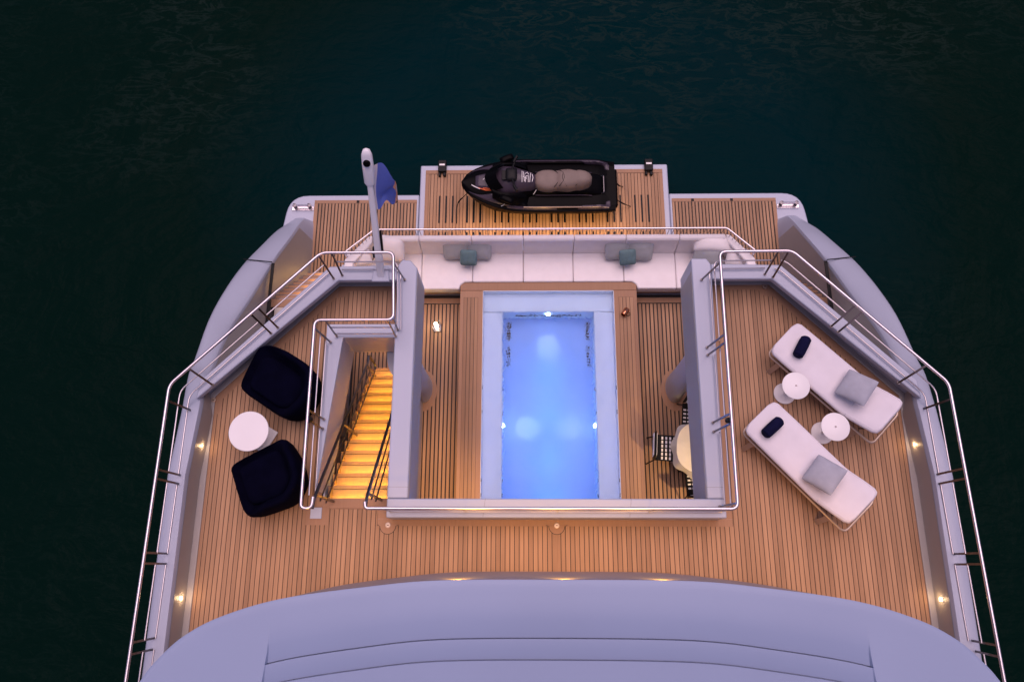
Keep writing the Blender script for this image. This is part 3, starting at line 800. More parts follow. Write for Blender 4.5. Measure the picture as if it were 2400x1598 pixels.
pR = B([(2284,1524.8),(2275,1499.9),(2235,1322),(2233,1297.8),(2198,1133.8),(2194,1111.8),(2162,958.8),(2105,897),(1964.8,778),(1948.2,764.8),(1811.7,650),(1792.6,643),(1644.6,655.7),(1657.4,814.3),(1659,832),(1671.4,990),(1673.2,1011.7),(1686.7,1187)], .44)
railing('guard_rail', 'long steel guard rail round the right edge of the upper deck and the pool opening', 'guard rails along the deck edges',
        [(5.13,-3.2),(5.0,2.30),(3.19,4.135),(2.215,4.125),(2.19,.72),(-2.40,.72),(-2.41,.80)], ZR, pR+[(1.2,.74,.42),(0,.74,.42),(-1.2,.74,.42),(-2.2,.74,.42)], .44)
def stair_rail(label, x0, x1, ya):
    root = thing('stair_handrail', label, 'handrail', (x0, ya, 0), 'handrails of the amber lit stair')
    a = Vector((x0, ya, 1.05)); b = Vector((x1, 3.33, -1.68))
    for k, (dz, r) in enumerate(((0, .022), (.30, .011), (.60, .011))):
        dv = Vector((0, .0, dz))
        a2, b2 = a-dv, b-dv
        if k == 0: pts = fillet([Vector((x0, ya-.12, 1.1)), a2, b2, b2+Vector((0,.12,-.02)), b2+Vector((0,.12,-.6)), b2+Vector((0,.02,-.62))], .06)
        else: pts = [a2, b2]
        obj('handrail' if k == 0 else 'mid_rail', MB().tube(pts, r, 8), M['steel_dark'], root)
    for t in (0.02, .47, .97):
        p = a.lerp(b, t); obj('post', MB().bar((p.x, p.y, p.z-1.05), (p.x, p.y, p.z-.01), .018, .006), M['steel_dark'], root)
    return root
stair_rail('steel handrail down the outboard left side of the amber lit stair', -3.06, -3.06, .84)
stair_rail('steel handrail down the right side of the amber lit stair beside the pool beam', -2.40, -2.40, .86)
# rail behind the sofa with thin balusters
sr = thing('stern_rail', 'thin steel rail with slim balusters behind the long white sofa', 'railing', (0, 5.7, -2.75))
sp = [(-3.56,5.28,-1.58),(-3.06,5.71,-1.58),(3.10,5.71,-1.58),(3.56,5.28,-1.58)]
obj('top_rail', MB().tube(fillet(sp, .05), .017, 10), M['steel'], sr)
for s in (1, -1):
    obj('post', MB().bar((s*3.56,5.28,-2.75),(s*3.56,5.28,-1.58), .02, .008), M['steel'], sr)
bal = [(s*(3.06+.5*k/9), 5.71-.43*k/9) for s in (1,-1) for k in range(10)] + [(-3.0+6*k/75, 5.735) for k in range(76)]
for x, y in bal:
    obj('baluster', MB().add([(x-.004,y-.004,-2.75),(x+.004,y-.004,-2.75),(x+.004,y+.004,-2.75),(x-.004,y+.004,-2.75),(x-.004,y-.004,-1.59),(x+.004,y-.004,-1.59),(x+.004,y+.004,-1.59),(x-.004,y+.004,-1.59)], [(0,1,5,4),(1,2,6,5),(2,3,7,6),(3,0,4,7)]), M['steel_dark'], sr, smooth=False)

# ================================================================== sofa and cushions
sofa = thing('sofa', 'long white upholstered sofa across the stern behind the pool', 'sofa', (0, 5.2, -2.75))
obj('sofa_base', MB().box(-3.3, 3.3, 4.93, 5.66, -2.74, -2.42), M['teak_trim'], sofa)
for s in (1, -1): obj('front_lip', MB().box(*sorted((s*1.6, s*3.25)),4.85,4.93,-2.47,-2.41), M['wallcream'], sofa, bevel=.01)
cuts = [-3.12,-2.30,-1.37,-.45,.455,1.37,2.31,3.12]
for a, b in zip(cuts, cuts[1:]):
    yf = 4.985 if abs(a+b)/2 < 1.5 else 4.85
    if abs(a+b)/2 > 1.5 and abs(a+b)/2 < 2.2:   # meets the rounded coping
        s = 1 if a > 0 else -1
        i_, o_ = (a, b) if s > 0 else (b, a)
        poly = [(i_+s*.003,4.99),(i_+s*.14,4.985),(i_+s*.22,4.93),(i_+s*.24,4.85),(o_-s*.003,4.85),(o_-s*.003,5.60),(i_+s*.003,5.60)]
        m = MB().prism(poly, -2.42, -2.265)
    else: m = MB().box(a+.003, b-.003, yf, 5.60, -2.42, -2.265)
    obj('seat_cushion', m, M['fabric'], sofa, bevel=.025)
    bk = MB().rings([[(x, 5.53, -2.27), (x, 5.555, -2.0), (x, 5.57, -1.78), (x, 5.60, -1.745), (x, 5.665, -1.745), (x, 5.685, -1.78), (x, 5.685, -2.3)] for x in (a+.003, b-.003)])
    obj('back_cushion', bk, M['fabric'], sofa, bevel=.02)
for s in (1, -1):
    pts = [(3.13,5.685),(3.20,5.66),(3.60,5.22),(3.60,4.6),(3.44,4.6),(3.44,5.15),(3.13,5.55)]
    obj('back_cushion', MB().prism([(s*x, y) for x, y in pts], -2.3, -1.75), M['fabric'], sofa, bevel=.03)
    obj('seat_cushion', MB().prism([(s*x, y) for x, y in [(3.126,5.54),(3.126,4.85),(3.43,4.85),(3.43,5.16)]], -2.42, -2.265), M['fabric'], sofa, bevel=.025)
def cushion(name, label, group, px, z, a, b, h, rz, tilt, m, roll=0):
    c = at(px[0], px[1], z)
    R_ = Matrix.Rotation(rad(rz), 4, 'Z') @ Matrix.Rotation(rad(tilt), 4, 'X') @ Matrix.Rotation(rad(roll), 4, 'Y')
    mb = MB().pillow(a, b, h, R_, 18)
    o = obj(name, mb, m); o.location = c
    return tag(o, label, 'cushion', group)
GC = 'scatter cushions on the stern sofa'
cushion('cushion', 'grey square cushion leaning on the sofa back, left one of the left group', GC, (1068,584), -2.03, .235, .21, .07, 3, 52, M['greycush'])
cushion('cushion', 'grey square cushion leaning on the sofa back, right one of the left group', GC, (1122,583), -2.03, .235, .22, .07, -4, 50, M['greycush'])
cushion('cushion', 'small teal cushion in front of two grey ones on the left of the sofa', GC, (1098,604), -2.03, .155, .15, .055, -3, 40, M['teal'])
cushion('cushion', 'grey square cushion leaning on the sofa back, left one of the right group', GC, (1448,584), -2.03, .235, .21, .07, 5, 52, M['greycush'])
cushion('cushion', 'grey square cushion leaning on the sofa back, right one of the right group', GC, (1501,585), -2.03, .235, .22, .07, -3, 50, M['greycush'])
cushion('cushion', 'small teal cushion in front of two grey ones on the right of the sofa', GC, (1471,603), -2.03, .155, .15, .055, 6, 40, M['teal'])
cushion('cushion', 'large white cushion at the left end of the sofa beside the flagstaff', GC, (918,582), -1.93, .24, .24, .12, -6, 42, M['fabric'])
cushion('cushion', 'white cushion at the far left corner of the sofa behind the rail', GC, (842,606), -1.92, .22, .15, .10, 12, 30, M['fabric'])
cushion('cushion', 'large white cushion lying in the right corner of the sofa', GC, (1672,573), -1.90, .36, .15, .14, -4, 22, M['fabric'])
cushion('cushion', 'grey green cushion leaning on the large white one at the right sofa end', GC, (1656,602), -2.0, .24, .20, .07, -14, 45, M['greycush'])
cushion('cushion', 'white cushion at the far right end of the sofa under the deck rail', GC, (1728,604), -1.95, .20, .18, .10, -12, 25, M['fabric'])

# ================================================================== flagstaff and flag
bq = at(893, 646, .44); tq = at(858, 352, 2.15)
fs = thing('flagstaff', 'white raked flagstaff with a rounded head on the left stern corner', 'flagstaff', bq)
dr = (tq-bq).normalized(); sd_ = Vector((1,0,0)); sd_ = (sd_-dr*sd_.dot(dr)).normalized(); nn = sd_.cross(dr)
def flat(mb, stations, nseg=16):
    rs = []
    for s, w_, t_ in stations:
        p = bq+dr*s
        rs.append([p+sd_*(w_*math.copysign(abs(math.cos(a))**.6, math.cos(a)))+nn*(t_*math.copysign(abs(math.sin(a))**.6, math.sin(a))) for a in [2*math.pi*(i+.5)/nseg for i in range(nseg)]])
    return mb.rings(rs)
Ls = (tq-bq).length
obj('mast', flat(MB(), [(-.02,.055,.05),(.5,.049,.045),(1.0,.044,.04),(Ls*.78,.038,.035)]), M['mastpaint'], fs, ang=50)
obj('masthead', flat(MB(), [(Ls*.75,.047,.045),(Ls*.77,.072,.055),(Ls*.9,.074,.055),(Ls*.97,.068,.05),(Ls*1.0,.045,.04),(Ls*1.01,.012,.015)]), M['mastpaint'], fs, ang=50)
hp = bq+dr*Ls*.925+nn*(-.055)*(1 if nn.z < 0 else -1)
nzv = nn if nn.z > 0 else -nn
lens = MB().lathe((0,0), [(.0,0),(.048,0),(.048,.015),(.036,.032),(.0,.036)], 18)
lens.xf(Matrix.Translation(bq+dr*Ls*.92+nzv*.05) @ nzv.to_track_quat('Z','Y').to_matrix().to_4x4())
obj('stern_light', lens, M['gloss'], fs)
obj('mast_foot', MB().prism([(bq.x-.13,bq.y-.10),(bq.x+.13,bq.y-.10),(bq.x+.11,bq.y+.13),(bq.x-.11,bq.y+.13)], .438, .47), M['paint'], fs, bevel=.015)
kn = bq+dr*.55
obj('halyard_cleat', MB().bar(kn+sd_*.062+dr*(-.14), kn+sd_*.066+dr*.22, .012, .02).bar(kn-sd_*.07-dr*.22, kn-sd_*.06-dr*.05, .01, .015), M['black'], fs)
def pv(p):
    q = CM.transposed() @ (p-Vector((-XC, 0, H))); return CY-F*q.y/-q.z
def on_mast(v):
    lo_, hi_ = 0.0, 1.0
    for _ in range(40):
        m_ = (lo_+hi_)/2
        if pv(bq+dr*Ls*m_) > v: lo_ = m_
        else: hi_ = m_
    return bq+dr*Ls*lo_
fa, fb_ = on_mast(388), on_mast(490)
fz0, fz1 = fa.z, fb_.z
K0, K1, K2 = at(893,392,fz0-.12), at(926,405,fz0-.34), at(930,438,fz0-.55)
J0, J1, J2 = at(897,484,fz1-.08), at(916,482,fz1-.22), at(933,468,fz1-.35)
def flagp(u, v):
    # hoist along the mast, the fly folded back and hanging
    st = fa.lerp(fb_, v)+sd_*.045
    top = [fa+sd_*.045, K0, K1, K2]; bot = [fb_+sd_*.045, J0, J1, J2]
    def bez(c, t): return c[0]*(1-t)**3+c[1]*3*t*(1-t)**2+c[2]*3*t*t*(1-t)+c[3]*t**3
    p = bez(top, u).lerp(bez(bot, u), v)
    w_ = math.sin(math.pi*min(1, u*1.2))
    return p+Vector((0,0,1))*(.16*math.sin(v*5.2+u*6)*math.sin(math.pi*u)*.5)+Vector((.035*math.sin(v*6+1)*w_, .05*math.sin(v*5+u*7)*w_, 0))
fm_ = MB().grid(flagp, 28, 24)
fme = obj('flag', fm_, M['flag'], recalc=False)
me = fme.data; atr = me.attributes.new('flag_uv', 'FLOAT_VECTOR', 'POINT')
for j in range(25):
    for i in range(29): 
        u, v = i/28, j/24
        atr.data[j*29+i].vector = (u*(1.0 if v < .45 else .86)+(.03*math.sin(v*8)) if u > .2 else u+.10*(v-.3), v, 0)
tag(fme, 'blue flag with an orange fly edge hanging in folds from the white flagstaff', 'flag')

# ================================================================== jet ski
c0 = at(1265, 432, -4.2)
JX, JY, JZ = c0.x, 7.83, -4.53
js = thing('jet_ski', 'black jet ski with taupe seat parked across the swim platform', 'jet ski', (JX, JY, JZ))
Lf, Lb = -1.66, 1.60
def jw(x):
    t = (x-Lf)/(Lb-Lf)
    if t < .42: return .585*math.sin(min(1, t/.42)*math.pi/2)**.56
    return .585-.05*max(0, (t-.8)/.2)**2
def lerp(a, b, t): t = max(0, min(1, t)); t = t*t*(3-2*t); return a+(b-a)*t
def jz(x, t):                       # deck height
    a = abs(t)
    rim = .46+.10*lerp(1, 0, (x+1.66)/1.2)
    hood = rim+.22*(1-a**2.2)*lerp(0.25, 1, (x+1.6)/1.0)
    # behind the console: pod, footwell, gunwale
    pod = .60-.12*lerp(0, 1, (x-.9)/.5)
    if a < .40: well = pod-.05*(a/.40)**3
    elif a < .50: well = lerp(pod-.05, .30, (a-.40)/.10)
    elif a < .76: well = .30+.02*lerp(0, 1, (x-1.0)/.4)
    elif a < .88: well = lerp(.30, .50, (a-.76)/.12)
    else: well = .50-.06*((a-.88)/.12)**2
    if x > 1.25: well = lerp(well, .42 if a < .9 else .40, (x-1.25)/.2)
    return lerp(hood, well, (x+.42)/.36)
nx, nyy = 66, 44
dk = MB().grid(lambda u, v: (JX+Lf+.0+(Lb-Lf)*u, JY+(2*v-1)*jw(Lf+.004+(Lb-Lf-.008)*u), JZ+.10+jz(Lf+(Lb-Lf)*u, 2*v-1)), nx, nyy)
obj('deck', dk, M['gloss'], js, ang=45)
hl = MB(); rs = []
for i in range(34):
    x = Lf+.002+(Lb-Lf-.004)*i/33; w_ = jw(x); zr_ = .10+jz(x, 1)
    zk = .02+.38*max(0, 1-(x-Lf)/.75)**1.8
    rs.append([(JX+x, JY+y_, JZ+z_) for y_, z_ in ((0,zk+.0),(w_*.55,zk+.06),(w_*.86,zk+.18 if zk+.18 < zr_-.1 else zr_-.1),(w_*1.0+.0,zr_-.08),(w_+.03,zr_-.05),(w_+.035,zr_-.01),(w_,zr_+.01),
                (-w_,zr_+.01),(-w_-.035,zr_-.01),(-w_-.03,zr_-.05),(-w_,zr_-.08),(-w_*.86,zk+.18 if zk+.18 < zr_-.1 else zr_-.1),(-w_*.55,zk+.06))])
hl.rings(rs); hullj = obj('hull', hl, M['gloss'], js, ang=50)
def patch(x0, x1, f0, f1, m, name, lift=.012, nu=18, nv=8):
    def fn(u, v):
        x = x0+(x1-x0)*u; a, b = f0(x), f1(x); t = a+(b-a)*v
        edge = min(u, 1-u, v, 1-v)
        return (JX+x, JY+t*jw(x), JZ+.10+jz(x, t)+lift*min(1, edge*12)+.002)
    return obj(name, MB().grid(fn, nu, nv), m, js, ang=50)
for s in (1, -1):
    patch(-1.50, -.50, lambda x: s*.93*1, lambda x: s*lerp(.88, .50, (x+1.5)/.7), M['plum'], 'bow_panel', .02)
    patch(-.70, .35, lambda x: s*.995, lambda x: s*.90, M['plum'], 'side_panel', .012)
    patch(.80, 1.48, lambda x: s*.985, lambda x: s*lerp(.90, .66, (x-.8)/.5), M['plum'], 'stern_panel', .02)
    trim = [(JX+x, JY+s*jw(x)*.93, JZ+.10+jz(x, .93)+.012) for x in [-.35+.1*k for k in range(19)]]
    obj('gunwale_trim', MB().tube(trim, .014, 6), M['champagne'] if s < 0 else M['plum'], js)
    tr2 = [(JX+x, JY+s*jw(x)*.46, JZ+.10+jz(x, .43)+.01) for x in [-.1+.1*k for k in range(13)]]
    obj('pod_trim', MB().tube(tr2, .009, 6), M['plum'], js)
patch(-1.36, -.84, lambda x: -.42, lambda x: .42, M['plum'], 'hood', .035, 18, 12)
# accent strips in orange and white
for pts, m in (([(-1.44,-.34),(-1.36,-.44),(-1.26,-.50)], 'white'), ([(-1.30,-.46),(-1.14,-.52),(-.98,-.48)], 'orange'), ([(-1.20,-.44),(-.98,-.42)], 'orange')):
    P_ = [(JX+x, JY+t*jw(x), JZ+.10+jz(x, t)+.034) for x, t in pts]
    obj('accent_strip', MB().tube(P_, .011, 6), M[m], js)
for pts in ([(-.82,-1.0),(-.76,-.94),(-.74,-.82)], [(-.14,-.44),(-.08,-.34)], [(-1.2,.02),(-1.16,.10)]):
    obj('accent_strip', MB().tube([(JX+x, JY+t*jw(x), JZ+.11+jz(x, t)+.03) for x, t in pts], .008, 6), M['white'], js)
# console
cn = MB(); rs = []
CS = [(-1.06,.10,.64),(-.95,.30,.76),(-.78,.37,.84),(-.58,.34,.88),(-.38,.27,.85),(-.2,.22,.80),(-.08,.16,.72),(-.02,.08,.62)]
for x, w_, z_ in CS:
    rs.append([(JX+x, JY+w_*math.cos(a), JZ+.10+.45+(z_-.45)*max(0,math.sin(a))**.7) for a in [math.pi*k/18 for k in range(19)]])
cn.rings(rs, closed=True); console = obj('console', cn, M['plum'], js, ang=60)
for s_ in (1, -1):
    sk = MB()      # side fairings that run back from the bow to the footwells
    rs = [[(JX+x, JY+s_*(y0+(y1-y0)*k/6), JZ+z0+(z1-z0)*k/6+.05*math.sin(math.pi*k/6)) for k in range(7)] for x, y0, y1, z0, z1 in ((-1.0,.22,.40,.86,.74),(-.8,.33,.50,.86,.70),(-.6,.33,.53,.84,.66),(-.42,.30,.50,.78,.60),(-.3,.30,.44,.70,.55))]
    sk.rings(rs, closed=False, caps=False)
    obj('side_fairing', sk, M['gloss'], js, ang=50)
obj('windscreen', MB().grid(lambda u, v: (JX-1.0-.16*math.sin(math.pi*v)+.24*u, JY-.29+.58*v, JZ+.90+.16*u-.08*(2*v-1)**2), 5, 16), M['gloss'], js)
hbp = [(JX-.62+.13*abs(y)/.4, JY+y, JZ+1.04+.02*abs(y)) for y in (-.38,-.28,-.15,0,.15,.28,.38)]
obj('handlebar', MB().tube(crom(hbp, 24), .020, 8), M['black'], js)
obj('steering_pad', MB().pillow(.12, .15, .05, Matrix.Translation((JX-.60, JY, JZ+1.02)), 8, 0), M['black'], js)
for s_ in (1, -1):
    obj('grip', MB().tube([(JX-.55, JY+s_*.26, JZ+1.05),(JX-.48, JY+s_*.40, JZ+1.055)], .030, 10), M['black'], js)
    mm = MB().pillow(.15, .075, .05, Matrix.Translation((JX-.70, JY+s_*.47, JZ+.84)) @ Matrix.Rotation(rad(s_*24), 4, 'Z'), 10, 0)
    obj('mirror', mm, M['gloss'], js)
obj('gauge', MB().box(JX-.80, JX-.66, JY-.11, JY+.11, JZ+.985, JZ+1.0), M['black'], js, bevel=.01)
# white maker's scribble on the pod behind the bars
def pod(x, y):
    for (xa, wa, za), (xb, wb, zb) in zip(CS, CS[1:]):
        if xa <= x <= xb:
            t = (x-xa)/(xb-xa); w_ = wa+(wb-wa)*t; z_ = za+(zb-za)*t
            q = max(0.0, 1-(y/w_)**2)
            return (JX+x, JY+y, JZ+.55+(z_-.45)*math.sqrt(q)**.7+.012)
lg = MB()
for q in ([(-.38,-.13),(-.38,.12)], [(-.35,.11),(-.33,-.11)], [(-.31,-.12),(-.30,.0),(-.25,.02),(-.25,-.11)], [(-.32,.05),(-.27,.11),(-.24,.05)], [(-.22,-.11),(-.20,.10)], [(-.17,-.09),(-.15,.0),(-.17,.08)], [(-.36,-.02),(-.28,-.05)]):
    pts = []
    for a_, b_ in zip(q, q[1:]):
        for k in range(4): pts.append((a_[0]+(b_[0]-a_[0])*k/4, a_[1]+(b_[1]-a_[1])*k/4))
    pts.append(q[-1])
    lg.tube([pod(x, y) for x, y in pts], .008, 5)
obj('emblem', lg, M['white'], js)
# seat
st_ = MB(); rs = []
for x, w_, z_ in ((.10,.09,.74),(.15,.17,.79),(.26,.225,.81),(.42,.24,.80),(.56,.215,.81),(.66,.225,.855),(.82,.235,.86),(.96,.205,.865),(1.06,.205,.88),(1.18,.17,.875),(1.26,.12,.84),(1.30,.06,.78)):
    rs.append([(JX+x-.22, JY+w_*math.copysign(abs(math.cos(a))**.8, math.cos(a)), JZ+.62+(z_-.62)*max(0,math.sin(a))**.55+.06) for a in [math.pi*k/16 for k in range(17)]])
st_.rings([crom([rs[i][j] for i in range(len(rs))], 36) for j in range(17)], closed=False, caps=False); seat = obj('seat', st_, M['taupe'], js, ang=60)
se = MB()
for xx, w_, cv in ((.50,.20,.12),(.60,.20,.12),(.78,.2,-.10),(.95,.19,.10)):
    se.tube([(JX+xx-.22+cv*(1-(y/w_)**2), JY+y, JZ+.702+(.215 if xx > .55 else .175)*math.sqrt(max(0,1-(y/(w_*1.17))**2))**.55) for y in [w_*(k/8-1)*.97 for k in range(17)]], .006, 5)
obj('seat_seam', se, M['black'], js)
obj('swim_step', MB().box(JX+1.42, JX+1.66, JY-.44, JY+.44, JZ+.30, JZ+.44), M['gloss'], js, bevel=.04)
obj('grab_handle', MB().tube(fillet([(JX+1.30,JY-.20,JZ+.54),(JX+1.35,JY-.20,JZ+.59),(JX+1.35,JY+.20,JZ+.59),(JX+1.30,JY+.20,JZ+.54)], .04), .014, 8), M['steel_dark'], js)
ps = MB()
for k in range(4): ps.box(JX-.9+.1, JX+1.0, JY-.30+.17*k, JY-.25+.17*k, JZ, JZ+.06)
obj('chock', ps, M['black'], js)
for nm, pts, lb in (('mooring_strap', [(1099,450),(1085,463),(1076,472),(1071,487),(1070,524)], 'black strap tying the jet ski bow to the platform slots'),
                    ('mooring_strap', [(1440,466),(1462,478),(1478,484)], 'black strap at the jet ski stern near the sofa side'),
                    ('mooring_strap', [(1440,425),(1452,436),(1460,437)], 'black strap at the jet ski stern nearest the sea')):
    P_ = [at(u, v, -4.18-.34*k/(len(pts)-1)) for k, (u, v) in enumerate(pts)]
    tag(obj(nm, MB().tube(crom(P_, 16), [.016 if 4 < k < 10 else .009 for k in range(17)], 6), M['black']), lb, 'strap', 'straps holding the jet ski')
# fender brackets on the platform edge, cleats
for u, lb in ((1037, 'left'), (1520, 'right')):
    c = at(u, 393, -4.50)
    f = thing('fender_bracket', 'black clamp bracket on the platform edge %s of the jet ski' % lb, 'bracket', (c.x, 8.55, -4.53), 'black brackets on the platform edge')
    obj('clamp', MB().box(c.x-.09, c.x+.09, 8.42, 8.70, -4.55, -4.43).box(c.x-.085, c.x-.03, 8.33, 8.43, -4.54, -4.47).box(c.x+.02, c.x+.085, 8.33, 8.43, -4.54, -4.47), M['black'], f, bevel=.015)
    obj('plate', MB().box(c.x-.06, c.x+.06, 8.56, 8.60, -4.428, -4.42), M['white'], f)
for s, lb in ((-1, 'left'), (1, 'right')):
    cx, cy = s*5.31, 7.60
    f = thing('mooring_cleat', 'polished mooring cleat on the rounded %s corner of the swim platform' % lb, 'cleat', (cx, cy, -4.58), 'mooring cleats on the swim platform')
    obj('cleat_plate', MB().box(cx-.24, cx+.24, cy-.05, cy+.05, -4.585, -4.565), M['steel'], f, bevel=.008)
    for d in (-.16, .16): obj('cleat_horn', MB().lathe((cx+d, cy+.03), [(.040,-4.566),(.03,-4.50),(.048,-4.47),(.045,-4.455),(.02,-4.45)], 14), M['steel_dark'], f)
    obj('cleat_bar', MB().tube([(cx-.2,cy+.03,-4.47),(cx+.2,cy+.03,-4.47)], .022, 8), M['steel'], f)

# ================================================================== sun loungers, tables, armchairs
def make_lounger(label, group):
    r = thing('sun_lounger', label, 'sun lounger', (0,0,0), group)
    Wd = .315; Lh = .70; La = .95
    # x axis runs from foot (-) to head (+); hinge at x=.35
    prof = [(-.95,.36),(-.925,.36),(-.87,.36),(-.5,.36),(-.2,.36),(.2,.36),(.33,.365),(.42,.40),(.6,.50),(.735,.57),(.785,.596),(.80,.603)]
    th = .085
    top = []; n_ = len(prof)
    m = MB(); ringsL = []
    for i, (x, z) in enumerate(prof):
        a = Vector(prof[max(i-1,0)]); b = Vector(prof[min(i+1,n_-1)]); t = (b-a).normalized(); nrm = Vector((-t.y, t.x))
        ring = []
        for yy, hh in ((-Wd,.3),(-Wd,.75),(-Wd+.03,1.0),(-.15,1.03),(.15,1.03),(Wd-.03,1.0),(Wd,.75),(Wd,.3),(Wd-.04,0),(-Wd+.04,0)):
            k = 1.0
            if i in (0, n_-1): k = .62
            if i in (1, n_-2): k = .90
            if i in (2, n_-3): k = .985
            q = Vector((x, z))+nrm*(th*hh)
            ring.append((q.x, yy*k, q.y))
        ringsL.append(ring)
    m.rings(ringsL)
    mt = obj('mattress', m, M['lounger'], r, bevel=.028, ang=60)
    pipe = []
    for i, (x, z) in enumerate(prof): pipe.append(Vector(ringsL[i][2]))
    back = [Vector(ringsL[i][5]) for i in range(n_)][::-1]
    loop = pipe+back; cen = sum(loop, Vector())/len(loop)
    loop = [p+(p-cen).normalized()*-.004+Vector((0,0,-.004)) for p in loop]
    obj('piping', MB().tube(loop+[loop[0]], .0055, 5), M['lounger'], mt)
    wl_ = MB().tube([(.345,-Wd+.01,.455),(.33,0,.458),(.345,Wd-.01,.455)], .004, 5)
    obj('hinge_seam', wl_, M['palegrey'], mt)
    fr_ = fillet([(.6,-.30,.30),(-.93,-.30,.30),(-.93,.30,.30),(.6,.30,.30)], .06)
    fpath = fillet([(-.93,0,.30),(-.93,-.31,.30),(.88,-.31,.30),(.88,.31,.30),(-.93,.31,.30),(-.93,0,.30)], .09)
    obj('frame', MB().tube(fpath, .017, 8), M['champagne'], r)
    for x, y in ((-.72,-.30),(-.72,.30),(.62,-.30),(.62,.30)):
        s = 1 if y > 0 else -1
        obj('leg', MB().bar((x, y, .30), (x-.02, y+s*.09, .0), .035, .012), M['champagne'], r)
    obj('back_strut', MB().tube([(.62,-.26,.31),(.70,-.22,.53),(.70,.22,.53),(.62,.26,.31)], .010, 6), M['steel_dark'], r)
    return r
GL = 'white sun loungers on the right side deck'
# corners measured on the deck: foot edge centre and head edge centre
f1 = (at(1855,747,.42)+at(1815.6,827.7,.42))/2; h1 = (at(2108,933,.68)+at(2046,1003,.68))/2
f2 = (at(1812,937.7,.42)+at(1743.5,1004.5,.42))/2; h2 = (at(2039.5,1130.8,.68)+at(1965,1202,.68))/2
lo = make_lounger('white sun lounger beside the diagonal bulwark, the one nearer the stern', GL)
def place(o, f, h):
    d = h-f; a = math.atan2(d.y, d.x); mid = (f+h)/2
    cpt = Vector((f.x, f.y, 0))+Vector((math.cos(a), math.sin(a), 0))*.95
    o.location = cpt; o.rotation_euler = (0, 0, a)
    return a, cpt
lo2 = dup(lo, (0,0,0), 0, 'white sun lounger in the middle of the right side deck, the one nearer the roof', GL)
a1, c1_ = place(lo, f1, h1); a2, c2_ = place(lo2, f2, h2)
print('lounger len', (h1-f1).length, (h2-f2).length)
for (a, cc, nm, pb, pp) in ((a1, c1_, 'stern side', (1880,813), (2007,908)), (a2, c2_, 'roof side', (1811,1001), (1932,1112))):
    c = at(pb[0], pb[1], .52)
    bo = MB().lathe((0,0), [(.0,-.155),(.06,-.155),(.085,-.135),(.09,-.07),(.09,.07),(.085,.135),(.06,.155),(.0,.155)], 20)
    extra = rad(14) if nm == 'stern side' else rad(-2)
    bo.xf(Matrix.Rotation(a+extra, 4, 'Z') @ Matrix.Rotation(rad(90), 4, 'X') @ Matrix.Scale(.85, 4, (1,0,0)))
    o = obj('bolster', bo, M['bolster']); o.location = (c.x, c.y, .515)
    tag(o, 'navy round bolster on the foot of the white lounger on the %s' % nm, 'bolster', 'navy bolsters on the loungers')
    c = at(pp[0], pp[1], .62)
    mb = MB().pillow(.215, .215, .085, Matrix.Rotation(a+rad(8), 4, 'Z') @ Matrix.Rotation(rad(-24), 4, 'Y'), 16, .05, 2.6, .06)
    o = obj('pillow', mb, M['palegrey']); o.location = (c.x, c.y, .625)
    tag(o, 'pale grey square pillow on the raised back of the lounger on the %s' % nm, 'pillow', 'grey pillows on the loungers')
def side_table(label, c, r, zt, group):
    t = thing('side_table', label, 'side table', (c.x, c.y, 0), group)
    obj('table_top', MB().lathe((c.x,c.y), [(0,zt-.02),(r-.008,zt-.02),(r,zt-.012),(r,zt-.004),(r-.006,zt),(0,zt)], 48), M['tabletop'], t)
    obj('base_disc', MB().lathe((c.x,c.y), [(0,.012),(r*.80,.012),(r*.82,.022),(r*.80,.034),(.05,.042),(.03,.05),(0,.05)], 40), M['tabletop'], t)
    obj('stem', MB().cyl((c.x,c.y), .024, .045, zt-.02, 16), M['tabletop'], t)
    obj('grommet', MB().cyl((c.x,c.y), .014, zt, zt+.003, 12), M['steel_dark'], t)
    return t
side_table('round white side table between the loungers, next to the stern side lounger', at(1866,903.5,.52), .187, .52, 'round white side tables by the loungers')
side_table('round white side table between the loungers, next to the raised pillow end', at(1958.7,999.7,.52), .19, .52, 'round white side tables by the loungers')
ct = at(582.4, 1010, .45)
t = thing('coffee_table', 'large round white table between the two navy armchairs', 'table', (ct.x, ct.y, 0))
obj('table_top', MB().lathe((ct.x,ct.y), [(0,.425),(.262,.425),(.274,.434),(.274,.444),(.268,.45),(0,.45)], 64), M['tabletop'], t)
pd = MB().rings([[ (ct.x+.03+q*math.cos(a), ct.y-.01+q*math.sin(a), z) for a in [rad(15+90*i) for i in range(4)]] for q, z in ((.25,.012),(.25,.035))])
obj('base_plate', pd, M['tabletop'], t, bevel=.008)
obj('stem', MB().cyl((ct.x,ct.y), .035, .03, .43, 18), M['tabletop'], t)

